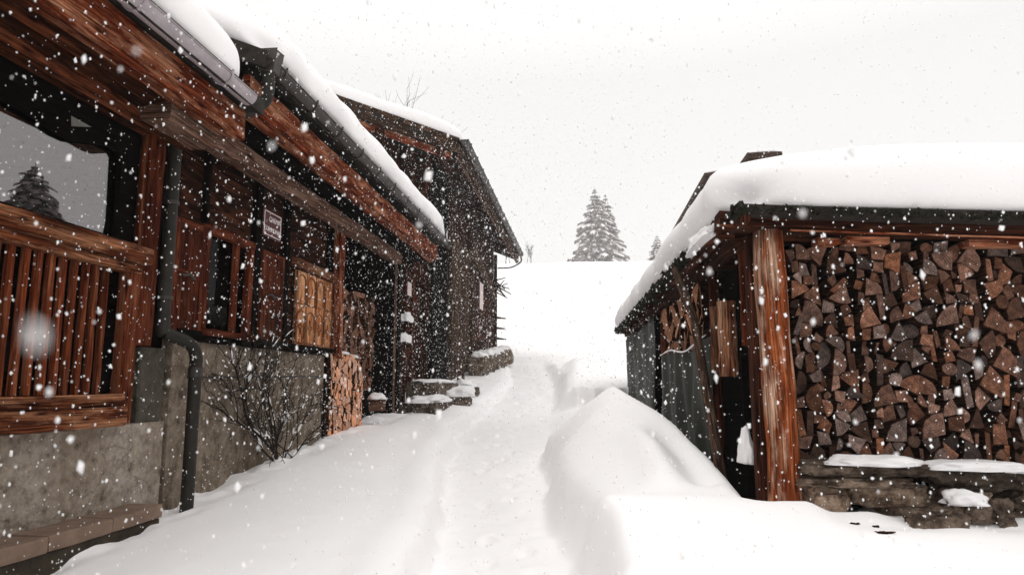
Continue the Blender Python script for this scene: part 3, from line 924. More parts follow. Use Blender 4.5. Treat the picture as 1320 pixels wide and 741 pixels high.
# open wood store: side, back, floor
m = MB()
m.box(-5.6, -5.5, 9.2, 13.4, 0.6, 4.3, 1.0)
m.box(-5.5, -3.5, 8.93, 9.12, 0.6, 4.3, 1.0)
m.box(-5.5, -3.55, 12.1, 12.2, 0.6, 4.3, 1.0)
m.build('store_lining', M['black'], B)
# far stretch of wall beyond the store
m = MB()
plank_wall(m, WX - 0.02, 12.26, 13.55, 1.75, 4.15, 0.2, 0.05)
m.build('plank_wall', M['darkwood'], B)
m = MB()
plank_wall(m, WX + 0.01, 12.26, 13.0, 0.8, 1.75, 0.16, 0.05, vertical=True)
m.build('base_boarding', M['barn'], B)
m = MB()
m.beam((WX + 0.02, 12.95, 1.0), (WX + 0.02, 12.95, 3.95), 0.05, 0.10, up=(0, 1, 0), n=6, jit=0.003)
m.beam((WX + 0.02, 13.50, 1.0), (WX + 0.02, 13.50, 4.1), 0.05, 0.10, up=(0, 1, 0), n=6, jit=0.003)
m.build('wall_post', M['shutter'], B)
# back walls so the house is a closed body
m = MB()
m.box(-12.4, -12.3, 5.5, 13.5, 0.5, 4.8, 1.0)
m.box(-12.3, -5.6, 13.4, 13.5, 0.5, 4.6, 1.0)
m.box(-12.3, -3.9, 5.47, 5.55, 0.5, 4.6, 1.0)
m.build('rear_wall', M['darkwood'], B)
# eaves
m = MB(); m.beam((-3.32, 5.46, 3.79), (-3.32, 11.72, 3.82), 0.20, 0.19, n=36, jit=0.008, tint=1.0)
m.build('cornice_beam', M['greybeam'], B)
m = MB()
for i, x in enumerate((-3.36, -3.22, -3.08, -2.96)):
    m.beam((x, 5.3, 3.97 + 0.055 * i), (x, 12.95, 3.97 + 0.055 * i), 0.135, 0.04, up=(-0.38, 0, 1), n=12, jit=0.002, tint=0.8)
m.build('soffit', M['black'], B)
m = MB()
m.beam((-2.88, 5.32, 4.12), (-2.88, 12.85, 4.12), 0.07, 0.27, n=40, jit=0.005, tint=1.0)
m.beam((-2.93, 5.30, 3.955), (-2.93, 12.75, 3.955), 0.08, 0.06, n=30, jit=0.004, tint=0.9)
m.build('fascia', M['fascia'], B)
m = MB(); gable_roof(m, -2.72, 4.47, -8.0, 6.6, 5.32, 13.5, 0.16)
m.build('roof', M['roofing'], B)
m = MB(); gutter(m, -2.74, 4.40, 5.34, 13.05, 0.078)
G = m.build('gutter', M['dark_metal'], B, smooth=True)
for k in range(11):
    bracket(G, -2.74, 4.40, 5.62 + k * 0.72, 0.078, M['dark_metal'], 0.04)
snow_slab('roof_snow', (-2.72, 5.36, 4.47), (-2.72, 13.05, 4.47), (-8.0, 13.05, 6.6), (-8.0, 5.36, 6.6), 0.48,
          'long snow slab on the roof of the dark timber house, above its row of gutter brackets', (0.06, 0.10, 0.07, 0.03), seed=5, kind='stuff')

# window with its two shutters
WB = MB()
WB.beam((WX + 0.01, 5.87, 3.035), (WX + 0.01, 6.76, 3.035), 0.09, 0.08, n=4, jit=0.002, tint=1.5)
WB.beam((WX + 0.01, 5.89, 2.08), (WX + 0.01, 5.89, 3.0), 0.07, 0.06, up=(0, 1, 0), tint=1.1)
WB.beam((WX + 0.01, 6.72, 2.08), (WX + 0.01, 6.72, 3.0), 0.07, 0.09, up=(0, 1, 0), tint=1.4)
WB.beam((WX - 0.01, 6.47, 2.08), (WX - 0.01, 6.47, 3.0), 0.04, 0.10, up=(0, 1, 0), tint=1.5)
WB.beam((WX + 0.04, 5.84, 2.07), (WX + 0.04, 6.80, 2.07), 0.14, 0.06, tint=1.0)
wf = WB.build('window', M['shutter'], B)
m = MB(); m.prism([(5.92, 2.1), (6.68, 2.1), (6.68, 3.0), (5.92, 3.0)], yz(-3.522), 0.006); m.build('pane', M['dim_glass'], wf)
m = MB(); m.box(-3.53, -3.528, 5.9, 6.7, 2.08, 3.02, 1.0); m.build('dark_room_sheet', M['black'], wf)  # flat black sheet stands in for the unlit room behind the pane
def shutter(y0, y1, z0, z1, parent, mat='shutter'):
    s = MB()
    n = 3
    for k in range(n):
        a = y0 + (y1 - y0) * k / n
        s.box(WX + 0.0, WX + 0.028, a, a + (y1 - y0) / n - 0.004, z0, z1, random.uniform(0.8, 1.2), ch=0.1)
    o = s.build('shutter', M[mat], parent)
    s = MB()
    s.beam((WX + 0.036, y0 + .03, z0), (WX + 0.036, y0 + .03, z1), 0.014, 0.06, up=(0, 1, 0), tint=1.4)
    s.beam((WX + 0.036, y1 - .03, z0), (WX + 0.036, y1 - .03, z1), 0.014, 0.06, up=(0, 1, 0), tint=1.2)
    for z in (z0 + 0.03, z1 - 0.03, (z0 + z1) / 2 + 0.05):
        s.beam((WX + 0.035, y0 + .062, z), (WX + 0.035, y1 - .062, z), 0.013, 0.06, tint=1.1)
    s.build('shutter_frame', M[mat], o)
    s = MB()
    zc = z0 + (z1 - z0) * 0.52
    s.tube([(WX + 0.05, y0 + .12, zc), (WX + 0.062, y0 + .2, zc + .02), (WX + 0.055, y0 + .3, zc - .01)], 0.012, 6)
    s.build('latch', M['dark_metal'], o)
    return o
shutter(5.37, 5.84, 1.99, 3.03, B)
shutter(6.96, 7.50, 2.03, 3.05, B)
# carved, closed orange shutters
s = MB()
ys = [7.88, 8.18, 8.48, 8.77, 9.06]
for k in range(4):
    s.box(WX, WX + 0.03, ys[k], ys[k + 1] - 0.012, 2.02, 2.98, [1.05, 1.15, 1.1, .95][k], ch=0.1, n=3, jit=0.001)
cs = s.build('carved_shutters', M['orange'], B)
s = MB()
for k in range(4):
    a, b = ys[k] + 0.035, ys[k + 1] - 0.047
    c, wdt = (a + b) / 2, (b - a) / 2
    for z0, z1 in ((2.10, 2.50), (2.58, 2.94)):
        pts = [(c - wdt, z0), (c - wdt, z1 - wdt * .8)] + [(c - wdt * math.cos(t), z1 - wdt * .8 + wdt * .8 * math.sin(t)) for t in np.linspace(0.3, math.pi - 0.3, 7)] + [(c + wdt, z1 - wdt * .8), (c + wdt, z0), (c - wdt, z0)]
        s.tube([(WX + 0.033, p[0], p[1]) for p in pts], 0.011, 6, tint=0.55)
    zc = 2.30
    s.tube([(WX + 0.033, c + 0.06 * math.cos(t) * (0.6 + 0.4 * math.cos(4 * t)), zc + 0.09 * math.sin(t) * (0.6 + 0.4 * math.cos(4 * t))) for t in np.linspace(0, 2 * math.pi, 25)], 0.009, 6, tint=0.5)
    s.tube([(WX + 0.032, ys[k] - 0.006, 2.03), (WX + 0.032, ys[k] - 0.006, 2.97)], 0.010, 6, tint=0.3)
s.build('carving', M['orange'], cs)
s = MB(); s.beam((WX + 0.03, 7.80, 3.06), (WX + 0.03, 9.12, 3.06), 0.10, 0.11, n=8, jit=0.006, tint=0.9)
s.build('lintel', M['slab'], cs)

# sign plate with two lines of lettering
SG = thing('sign', (WX + 0.02, 7.19, 3.22), 'small dark red sign with white border and lettering on the dark plank wall', 'sign')
m = MB(); m.box(WX + 0.003, WX + 0.018, 6.97, 7.41, 3.22, 3.52, 1.0, ch=0.1); m.build('plate', M['sign_red'], SG)
m = MB()
bx = WX + 0.020
c = [(6.99, 3.25), (7.0, 3.24), (7.38, 3.24), (7.39, 3.25), (7.39, 3.49), (7.38, 3.50), (7.0, 3.50), (6.99, 3.49), (6.99, 3.25)]
m.tube([(bx, a, b) for a, b in c], 0.005, 6)
m.build('border', M['white_paint'], SG)
def text(body, y, z, size, x, parent, mat):
    cu = bpy.data.curves.new('lettering', 'FONT')
    cu.body = body; cu.size = size; cu.extrude = 0.002; cu.align_x = 'CENTER'
    o = bpy.data.objects.new('lettering', cu)
    COL.objects.link(o)
    dg = bpy.context.evaluated_depsgraph_get()
    me = bpy.data.meshes.new_from_object(o.evaluated_get(dg))
    bpy.data.objects.remove(o)
    o = bpy.data.objects.new('lettering', me)
    COL.objects.link(o)
    me.materials.clear(); me.materials.append(mat)
    Mx = Matrix(((0, 0, 1, x), (1, 0, 0, y), (0, 1, 0, z), (0, 0, 0, 1)))
    me.transform(parent_inv(parent) @ Mx)
    o.parent = parent
    return o
text('CHEMIN', 7.25, 3.40, 0.080, bx, SG, M['white_paint'])
text('COMMUNAL', 7.20, 3.285, 0.074, bx, SG, M['white_paint'])

# ------------------------------------------------------------------ log stacks
def clip_poly(poly, a, b, c):
    """keep a*x+b*y<=c"""
    out = []
    n = len(poly)
    for i in range(n):
        p, q = poly[i], poly[(i + 1) % n]
        dp, dq = a * p[0] + b * p[1] - c, a * q[0] + b * q[1] - c
        if dp <= 0: out.append(p)
        if (dp < 0 < dq) or (dq < 0 < dp):
            t = dp / (dp - dq)
            out.append((p[0] + (q[0] - p[0]) * t, p[1] + (q[1] - p[1]) * t))
    return out
def area(p):
    return 0.5 * sum(p[i][0] * p[(i + 1) % len(p)][1] - p[(i + 1) % len(p)][0] * p[i][1] for i in range(len(p)))
def shrink(poly, d):
    if area(poly) < 0: poly = poly[::-1]
    out = list(poly)
    n = len(poly)
    for i in range(n):
        p, q = poly[i], poly[(i + 1) % n]
        ex, ey = q[0] - p[0], q[1] - p[1]
        L = math.hypot(ex, ey)
        if L < 1e-6: continue
        nx_, ny_ = ey / L, -ex / L
        out = clip_poly(out, nx_, ny_, nx_ * p[0] + ny_ * p[1] - d)
        if len(out) < 3: return []
    return out
def log_cells(u0, u1, v0, v1, cell, split=0.75, gap=0.005, seed=1, aspect=1.0):
    r = random.Random(seed)
    pts = []
    nv = max(1, int((v1 - v0) / (cell * 0.88)))
    for j in range(nv + 1):
        nu = max(1, int((u1 - u0) / (cell * aspect)))
        for i in range(nu + 1):
            pts.append((u0 + (i + 0.5 * (j % 2) + r.uniform(-.42, .42)) * cell * aspect, v0 + (j + 0.4 + r.uniform(-.36, .36)) * (v1 - v0) / (nv + .2)))
    cells = []
    for i, p in enumerate(pts):
        poly = [(u0, v0), (u1, v0), (u1, v1), (u0, v1)]
        for k, q in enumerate(pts):
            if k == i or abs(q[0] - p[0]) > cell * 3.2 * aspect or abs(q[1] - p[1]) > cell * 3.2: continue
            a, b = q[0] - p[0], q[1] - p[1]
            poly = clip_poly(poly, a, b, (q[0] ** 2 + q[1] ** 2 - p[0] ** 2 - p[1] ** 2) / 2)
            if len(poly) < 3: break
        if len(poly) < 3: continue
        parts = [poly]
        if r.random() < split:
            g = r.uniform(0, math.pi)
            a, b = math.cos(g), math.sin(g)
            cx = sum(q[0] for q in poly) / len(poly) + r.uniform(-.03, .03); cy = sum(q[1] for q in poly) / len(poly) + r.uniform(-.02, .02)
            parts = [clip_poly(poly, a, b, a * cx + b * cy), clip_poly(poly, -a, -b, -(a * cx + b * cy))]
        for q in parts:
            if len(q) < 3: continue
            q = shrink(q, gap * r.uniform(0.6, 2.2))
            if len(q) < 3 or abs(area(q)) < (cell * 0.22) ** 2: continue
            # drop near-duplicate corners, wobble the rest
            o = [q[0]]
            for z in q[1:]:
                if math.hypot(z[0] - o[-1][0], z[1] - o[-1][1]) > 0.012: o.append(z)
            if len(o) < 3: continue
            cells.append(o)
    return cells
def make_log(poly, to3, length, mats, parent=None, mb=None, tint=None, grey=None, rnd=random, wob=1.0):
    own = mb is None
    mb = mb or MB()
    # midpoints with a little irregularity, slightly tilted sawn end
    pts = []
    n = len(poly)
    cx = sum(p[0] for p in poly) / n; cy = sum(p[1] for p in poly) / n
    for i in range(n):
        p, q = poly[i], poly[(i + 1) % n]
        pts.append(p)
        e = math.hypot(q[0] - p[0], q[1] - p[1])
        if e > 0.05:
            k = rnd.uniform(-0.05, 0.03)
            mx, my = (p[0] + q[0]) / 2, (p[1] + q[1]) / 2
            pts.append((mx + (cx - mx) * -k, my + (cy - my) * -k))
    tx, ty, d0 = rnd.uniform(-.3, .3), rnd.uniform(-.3, .3), rnd.choice((rnd.uniform(-0.05, 0.03), rnd.uniform(-.02, .07)))
    tx, ty, d0 = tx * wob, ty * wob, d0 * wob
    tint = rnd.choice([0.45, 0.7, 0.9, 1.0, 1.15, 1.35, 1.6]) if tint is None else tint
    vs = [to3(a, b, d0 + tx * (a - cx) + ty * (b - cy)) for a, b in pts]
    inn = [((a - cx) * 0.95 + cx, (b - cy) * 0.95 + cy) for a, b in pts]
    cap = [to3(a, b, d0 - 0.006 + tx * (a - cx) + ty * (b - cy)) for a, b in inn]
    back = [to3(a, b, d0 + length) for a, b in pts]
    n = len(pts)
    o1, o2 = rnd.uniform(0, 5), rnd.uniform(0, 5)
    oc = (rnd.uniform(-.1, .1), rnd.uniform(-.1, .1))
    V = vs + cap + back
    F, U, MI = [], [], []
    F.append(list(range(n, 2 * n))); U.append([(a - cx + oc[0], b - cy + oc[1]) for a, b in inn]); MI.append(0)
    for i in range(n):
        j = (i + 1) % n
        F.append([i, j, n + j, n + i]); U.append([(pts[k][0] - cx + oc[0], pts[k][1] - cy + oc[1]) for k in (i, j, j, i)]); MI.append(0)
        F.append([j, i, 2 * n + i, 2 * n + j]); U.append([(o1, o2 + .05 * (i + 1)), (o1, o2 + .05 * i), (o1 + length, o2 + .05 * i), (o1 + length, o2 + .05 * (i + 1))]); MI.append(1)
    F.append([2 * n + k for k in range(n - 1, -1, -1)]); U.append([(0, 0)] * n); MI.append(1)
    for f, u, k in zip(F, U, MI):
        mb.add([], [], [])
        o = len(mb.v)
    o = len(mb.v)
    mb.v += [tuple(v) for v in V]
    for f, u, k in zip(F, U, MI):
        mb.f.append([i + o for i in f]); mb.uv.append(u); mb.t.append(tint); mb.mi.append(k)
    if own:
        return mb.build('split_log', mats, grey=grey if grey is not None else rnd.choice([0.55, 0.75, 0.9, 1.0, 1.1, 1.2]))

def piece(r, s):
    k = r.random()
    if k < 0.42:      # quarter split
        tw = r.uniform(0.75, 1.7); n = 4
        p = [(0, 0)] + [(s * math.cos(-tw / 2 + tw * i / n) * r.uniform(.94, 1.04), s * math.sin(-tw / 2 + tw * i / n)) for i in range(n + 1)]
    elif k < 0.56:    # half round
        p = [(s * 0.66 * math.cos(math.pi * i / 6), s * 0.62 * math.sin(math.pi * i / 6) * r.uniform(.92, 1.05)) for i in range(7)]
    elif k < 0.84:    # squarish split
        w_, h_ = s * r.uniform(.5, .95), s * r.uniform(.4, .75)
        p = [(r.uniform(-.18, .12) * w_, r.uniform(-.15, .1) * h_), (w_ * r.uniform(.85, 1.1), r.uniform(-.15, .15) * h_), (w_ * r.uniform(.75, 1.05), h_ * r.uniform(.8, 1.1)), (w_ * r.uniform(-.05, .3), h_ * r.uniform(.85, 1.15))]
    elif k < 0.965:    # flat slat
        w_, h_ = s * r.uniform(.9, 1.5), s * r.uniform(.2, .36)
        p = [(0, 0), (w_, r.uniform(-.1, .1) * h_), (w_ * r.uniform(.92, 1), h_), (w_ * r.uniform(0, .08), h_ * r.uniform(.8, 1.1))]
    else:             # round
        p = [(s * .38 * math.cos(2 * math.pi * i / 9) * r.uniform(.93, 1.07), s * .36 * math.sin(2 * math.pi * i / 9)) for i in range(9)]
    return p
def pack_logs(u0, u1, v0, top, smin, smax, seed, tries=70, want=400):
    """drop split logs one by one into the lowest snug place"""
    r = random.Random(seed)
    dx = 0.004
    n = int((u1 - u0) / dx)
    Hm = np.full(n, v0) + np.array([0.01 * math.sin(i * .05) for i in range(n)])
    xs = u0 + (np.arange(n) + 0.5) * dx
    tp = np.array([top(x) for x in xs])
    out, fails = [], 0
    while len(out) < want and fails < 14:
        s_ = r.uniform(smin, smax)
        base = piece(r, s_)
        best = None
        for _ in range(tries):
            g = r.choice((0, .5, 1, 1.5, 2, 2.5, 3, 3.5)) * math.pi / 2 + r.gauss(0, .5)
            cg, sg = math.cos(g), math.sin(g)
            q = [(x * cg - y * sg, x * sg + y * cg) for x, y in base]
            mnx = min(p[0] for p in q); mxx = max(p[0] for p in q)
            if mxx - mnx > s_ * 1.1 and (max(p[1] for p in q) - min(p[1] for p in q)) > s_ * 1.15: continue
            k = int((mxx - mnx) / dx) + 1
            if k >= n: continue
            i0 = r.randint(0, n - k)
            cx = mnx + (np.arange(k) + 0.5) * dx
            lo = np.full(k, 9.0); hi = np.full(k, -9.0)
            m_ = len(q)
            for i in range(m_):
                (x1, y1), (x2, y2) = q[i], q[(i + 1) % m_]
                if abs(x2 - x1) < 1e-9: continue
                msk = (cx >= min(x1, x2)) & (cx <= max(x1, x2))
                yy = y1 + (y2 - y1) * (cx[msk] - x1) / (x2 - x1)
                lo[msk] = np.minimum(lo[msk], yy); hi[msk] = np.maximum(hi[msk], yy)
            ok = hi > -8
            hh = Hm[i0:i0 + k]
            y = np.max((hh - lo)[ok])
            if np.any((y + hi)[ok] > tp[i0:i0 + k][ok]): continue
            gapa = float(np.sum((y + lo - hh)[ok])) * dx
            sc_ = gapa / (s_ * s_) * 1.6 + (y + float(np.mean(lo[ok])) - float(np.min(Hm))) / 0.16
            if best is None or sc_ < best[0]:
                best = (sc_, q, i0, k, y, hi, ok, mnx)
        if best is None:
            fails += 1; continue
        fails = 0
        sc_, q, i0, k, y, hi, ok, mnx = best
        seg = Hm[i0:i0 + k]
        seg[ok] = np.maximum(seg[ok], (y + hi)[ok] + 0.002)
        off = u0 + i0 * dx - mnx
        poly = [(px + off, py + y) for px, py in q]
        if area(poly) < 0: poly = poly[::-1]
        out.append(poly)
    return out
LOGS = []
def queue_log(poly, to3, length, mats, label, group, stack_label, rnd, tint, grey, wob=1.0):
    p = Vector(to3(*[sum(c) / len(poly) for c in zip(*poly)], 0))
    seen = abs(area(poly)) / (p - CAM).length_squared
    if group.startswith('logs filling') and p.x > 3.15: seen = 0          # outside the photograph
    LOGS.append((seen, poly, to3, length, mats, label, group, stack_label, rnd.randint(0, 10 ** 6), tint, grey, wob))
def build_logs(most):
    LOGS.sort(key=lambda l: -l[0])
    rest = {}
    for i, (seen, poly, to3, length, mats, label, group, sl_, seed, tint, grey, wob) in enumerate(LOGS):
        if i < most:
            tag(make_log(poly, to3, length, mats, rnd=random.Random(seed), tint=tint, grey=grey, wob=wob), label, 'log', group)
        else:
            if sl_ not in rest: rest[sl_] = (MB(), mats)
            make_log(poly, to3, length, mats, mb=rest[sl_][0], rnd=random.Random(seed), tint=tint, wob=wob)
    for sl_, (mb, mats) in rest.items():
        tag(mb.build('firewood_stack', mats, grey=0.95), sl_, 'firewood', kind='stuff')
# neat stack of fresh logs at the end of the plaster base (faces the lane, rounded at its far end)
st_rnd = random.Random(3)
def lane3(x):
    return lambda a, b, d: (x - d, a, b)
for poly in pack_logs(8.97, 10.72, 0.90, lambda u: min(2.03, 2.03 - max(0, u - 10.0) * 0.6), 0.10, 0.19, 11, tries=110):
    cu = sum(p[0] for p in poly) / len(poly); cv = sum(p[1] for p in poly) / len(poly)
    bend = max(0, cu - 10.3) * 0.35
    queue_log(poly, lane3(-3.43 - bend), 0.36, [M['logend_new'], M['bark']], 'pale orange split log in the neat stack ending the plaster base', 'logs stacked beside the open wood store',
              'smaller split pieces wedged into the neat pale log stack', st_rnd, st_rnd.uniform(0.9, 1.7), st_rnd.uniform(0.7, 1.0), 0.3)
# dim stack inside the open store
mb = MB()
ds = random.Random(5)
for poly in pack_logs(9.3, 12.05, 1.5, lambda u: 3.15, 0.13, 0.26, 17):
    make_log(poly, lane3(-3.80), 0.4, None, mb=mb, rnd=ds, tint=ds.uniform(0.8, 2.2))
o = mb.build('firewood_stack', [M['logend'], M['bark']], grey=1.0)
tag(o, 'shadowed mass of firewood inside the open store of the timber house', 'firewood', kind='stuff')
m = MB()
m.box(-4.0, -3.78, 9.25, 12.05, 0.7, 1.49, 1.0, n=4, jit=0.01)
m.build('store_front_board', M['black'], B)

def snow_cap(c, size, label, seed=0, group=None, sub=4, taper=0.0):
    """small cushion of snow: flat underneath, rounded on top"""
    bm = bmesh.new()
    bmesh.ops.create_icosphere(bm, subdivisions=sub, radius=1.0)
    off = Vector((seed * 4.1, seed * 2.3, seed * 1.7))
    m = MB()
    vs = []
    for v in bm.verts:
        p = v.co
        k = 1 + 0.30 * mnoise.noise(p * 1.7 + off) + 0.13 * mnoise.noise(p * 4 + off) + 0.04 * mnoise.noise(p * 9 + off)
        q = Vector([math.copysign(abs(x) ** 0.95, x) for x in p]) * k
        z = q.z if q.z > -0.08 else -0.08
        q = Vector((q.x * (1 - taper * max(z, 0)), q.y * (1 - taper * max(z, 0)), z))
        vs.append((c[0] + q.x * size[0] / 2, c[1] + q.y * size[1] / 2, c[2] + z * size[2]))
    fs = [[v.index for v in f.verts] for f in bm.faces]
    bm.free()
    m.add(vs, fs, [[(0, 0)] * len(f) for f in fs])
    return tag(m.build('snow_cap', M['roofsnow'], smooth=True), label, 'snow', group, 'stuff')
snow_cap((-3.56, 9.45, 2.03), (0.30, 0.75, 0.05), 'thin snow on the near top of the pale log stack', 1)
snow_cap((-3.56, 10.12, 2.0), (0.26, 0.34, 0.05), 'thin snow on the middle top of the pale log stack', 2)
# small wooden box on the stack's end
BX = thing('wooden_box', (-3.30, 10.72, 1.18), 'little slatted wooden box under a snow cap ending the pale log stack', 'box')
m = MB()
for k in range(3):
    m.box(-3.40, -3.20, 10.60, 10.84, 1.18 + k * 0.055, 1.228 + k * 0.055, random.uniform(0.9, 1.3), ch=0.1)
m.build('slatted_side', M['greybeam'], BX)
m = MB(); m.box(-3.42, -3.18, 10.58, 10.86, 1.345, 1.365, 1.0); m.build('lid', M['greybeam'], BX)
snow_cap((-3.30, 10.72, 1.37), (0.27, 0.31, 0.10), 'small snow cap on the wooden box beside the pale log stack', 3)

# notices and snowy shelves on the far stretch of wall
def notice(y0, y1, z0, z1, label, x=WX + 0.012):
    m = MB(); m.box(x, x + 0.006, y0, y1, z0, z1, 1.0)
    return tag(m.build('notice', M['paper']), label, 'notice')
notice(13.12, 13.42, 3.35, 3.62, 'pale pink notice pinned on the dark wall above the snowy shelves')
for (y0, z, lb, sd) in ((12.35, 2.76, 'upper', 4), (12.22, 2.37, 'lower', 6)):
    SH = thing('wall_shelf', (WX, y0 + .25, z), f'{lb} of two small wall shelves loaded with snow by the dark store post', 'shelf')
    m = MB(); m.box(WX - 0.0, WX + 0.24, y0, y0 + 0.5, z - 0.03, z, 1.0); m.build('board', M['darkwood'], SH)
    for k in (0.08, 0.42):
        m = MB(); m.beam((WX + 0.01, y0 + k, z - 0.16), (WX + 0.2, y0 + k, z - 0.032), 0.03, 0.03); m.build('bracket', M['darkwood'], SH)
    snow_cap((WX + 0.13, y0 + 0.25, z + 0.004), (0.26, 0.52, 0.17), f'snow heaped on the {lb} wall shelf', sd)

# espalier shrub on the plaster base
SB = thing('bare_shrub', (-3.30, 7.28, 0.78), 'leafless dark shrub fanned over the plaster base under the red shutters', 'shrub')
sr = random.Random(21)
mb, ms = MB(), MB()
def twig(p, d, L, r, depth):
    pts = [Vector(p)]
    n = 6
    dd = Vector(d).normalized()
    for k in range(n):
        dd = (dd + Vector((sr.gauss(0, .05), sr.gauss(0, .24), sr.gauss(0.0, .18)))).normalized()
        q = pts[-1] + dd * (L / n)
        q.x = min(max(q.x, -3.46), -3.05)
        
        pts.append(q)
    mb.tube(pts, [r * 0.72 * (1 - 0.6 * k / n) for k in range(n + 1)], 5, tint=1.0)
    for k in range(1, n):
        if sr.random() < (0.14 if depth < 2 else 0.05):     # snow clinging on the upper side of twigs
            a, b = pts[k], pts[k + 1]
            if abs((b - a).normalized().z) < 0.93:
                rr = max(r * 0.8, 0.006)
                ms.tube([a + Vector((0, 0, rr * 0.8)), (a + b) / 2 + Vector((0, 0, rr * 1.3)), b + Vector((0, 0, rr * 0.7))], [rr * 0.5, rr * sr.uniform(0.9, 1.5), rr * 0.5], 5)
    if depth < 3:
        for k in range([6, 5, 2][depth]):
            i = sr.randint(1, n)
            side = sr.choice((-1, 1))
            nd = (dd + Vector((sr.uniform(-.1, .35), side * sr.uniform(0.4, 1.1), sr.uniform(-0.3, 0.35)))).normalized()
            twig(pts[i], nd, L * sr.uniform(0.4, 0.7), r * 0.55, depth + 1)
for (dy, dz, L, r) in ((-1.1, 0.95, 1.35, .030), (-0.6, 1.2, 1.1, .018), (-0.2, 1.2, 1.05, .016), (0.2, 1.2, 1.1, .015), (0.6, 1.1, 1.15, .016), (1.0, 0.8, 1.3, .018), (-1.2, 1.3, 1.3, .014), (0.4, 1.2, 1.0, .012)):
    twig((-3.30 + sr.uniform(-.04, .05), 7.28 + sr.uniform(-.08, .08), 0.74), (sr.uniform(-.08, .06), dy, dz), L, r, 0)
mb.build('branches', M['twig'], SB)
ms.build('clinging_snow', M['roofsnow'], SB)['kind'] = 'stuff'
m = MB(); m.tube([(-3.44, 5.65, 1.66), (-3.44, 8.80, 1.70)], 0.010, 6)
for y in (5.8, 7.2, 8.6): m.tube([(-3.52, y, 1.68), (-3.44, y, 1.68)], 0.008, 6)
tag(m.build('support_wire', M['dark_metal']), 'thin horizontal rod holding the shrub against the plaster wall', 'rod')

# ================================================================== HOUSE C: tall barn with wide eaves behind
Cb = thing('barn', (-5, 20, 1.5), 'tall weathered barn with deep gutter lined eaves behind the long timber house', 'barn')
XE, ZE, XR = -2.72, 7.00, -8.0
ZR = ZE + (XE - XR) * 0.40
def roof_under(x): return ZE - 0.36 + (XE - x) * 0.40 if x > XR else ZE - 0.36 + (x - (2 * XR - XE)) * 0.40
m = MB()
front_planks(m, 15.6, -12.4, -3.56, 1.2, lambda x: roof_under(x) + 0.02, 0.2)
m.build('gable_wall', M['darkwood'], Cb)
m = MB(); plank_wall(m, WX - 0.04, 15.56, 17.15, 1.2, 6.9, 0.22, 0.05, vertical=True, tl=0.4, th_=0.8); m.build('dark_wall', M['black'], Cb)
m = MB(); plank_wall(m, WX + 0.02, 17.15, 20.45, 1.3, 5.6, 0.24, 0.05, vertical=True); m.build('board_wall', M['barn'], Cb)
m = MB(); plank_wall(m, WX - 0.02, 17.15, 26.15, 5.6, 6.95, 0.22, 0.05, vertical=True, tl=0.5, th_=0.9); m.build('upper_wall', M['darkwood'], Cb)
m = MB(); plank_wall(m, WX - 0.0, 20.5, 26.1, 1.9, 5.6, 0.22, 0.06); m.build('log_wall', M['darkwood'], Cb)
for (y, z0_, z1_, wd) in ((20.45, 1.4, 6.4, .16), (17.2, 1.2, 6.0, .14), (26.1, 2.0, 6.6, .2)):
    m = MB(); m.beam((WX + .06, y, z0_), (WX + .06, y, z1_), 0.12, wd, up=(0, 1, 0), n=6, jit=0.005)
    m.build('wall_post', M['barn'], Cb)
m = MB()
m.beam((WX + .10, 20.5, 5.7), (WX + .10, 26.0, 4.85), 0.04, 0.5, n=4, jit=0.005)
m.build('slanting_board', M['barn'], Cb)
m = MB()
m.box(-12.5, -3.6, 26.05, 26.15, 1.5, 7.0, 1.0); m.box(-12.5, -12.4, 15.6, 26.1, 1.0, 7.0, 1.0)
m.build('rear_wall', M['darkwood'], Cb)
for k, z in enumerate((4.15, 3.75, 3.35, 2.95)):
    m = MB(); m.tube([(WX + .1, 26.15, z), (-3.02, 26.15 + 0.02 * k, z - 0.04)], [0.05, 0.02], 7)
    m.build('peg', M['barn'], Cb)
cr = random.Random(8)
m = MB()
for k in range(9):
    m.tube([(WX + .1, 25.6 + cr.uniform(-.3, .3), 5.3 + cr.uniform(-.25, .2)), (WX + .55 + cr.uniform(-.1, .25), 25.2 + cr.uniform(-.9, .8), 5.15 + cr.uniform(-.3, .35))], [0.035, 0.018], 6)
m.build('corner_rack', M['shedwood'], Cb)
m = MB(); gable_roof(m, XE, ZE, XR, ZR, 14.35, 27.9, 0.22); m.build('roof', M['roofing'], Cb)
# shingle courses on the gable edge
m = MB()
for i in range(34):
    q0 = i / 34; x0 = XE + (XR - XE) * q0
    for j, dz in enumerate((0.0, -0.11, -0.22)):
        x1 = x0 - 0.155
        zc = ZE + (XE - x0) * 0.4 + dz - 0.05
        m.beam((x0, 14.33 + j * 0.035 + random.uniform(-.012, .012), zc), (x1, 14.33 + j * 0.035, zc + 0.062), 0.03, 0.11, n=1, tint=random.uniform(0.5, 1.5), ch=0.05)
m.build('verge_shingles', M['barn'], Cb)
m = MB()
for x, z in ((-3.2, 0.0), (-4.6, 0.0), (-6.2, 0.0), (-8.0, 0.0)):
    zc = roof_under(x) - 0.06
    m = MB(); m.beam((x, 14.5, zc), (x, 15.8, zc), 0.2, 0.2, n=3, jit=0.006)
    m.build('purlin', M['shedwood'], Cb)
m = MB()
m.beam((-2.95, 14.62, roof_under(-2.95) - 0.04), (-8.0, 14.62, roof_under(-8.0) - 0.04), 0.08, 0.16, n=20, jit=0.006, tint=1.3)
m.build('rake_rafter', M['fascia'], Cb)
for k in range(15):
    y = 15.0 + k * 0.88
    m = MB(); m.beam((XE - 0.06, y, ZE - 0.30), (-3.75, y, ZE - 0.30 + 0.40 * 0.97), 0.10, 0.14, n=2, jit=0.003)
    m.build('rafter', M['shedwood'], Cb)
m = MB()
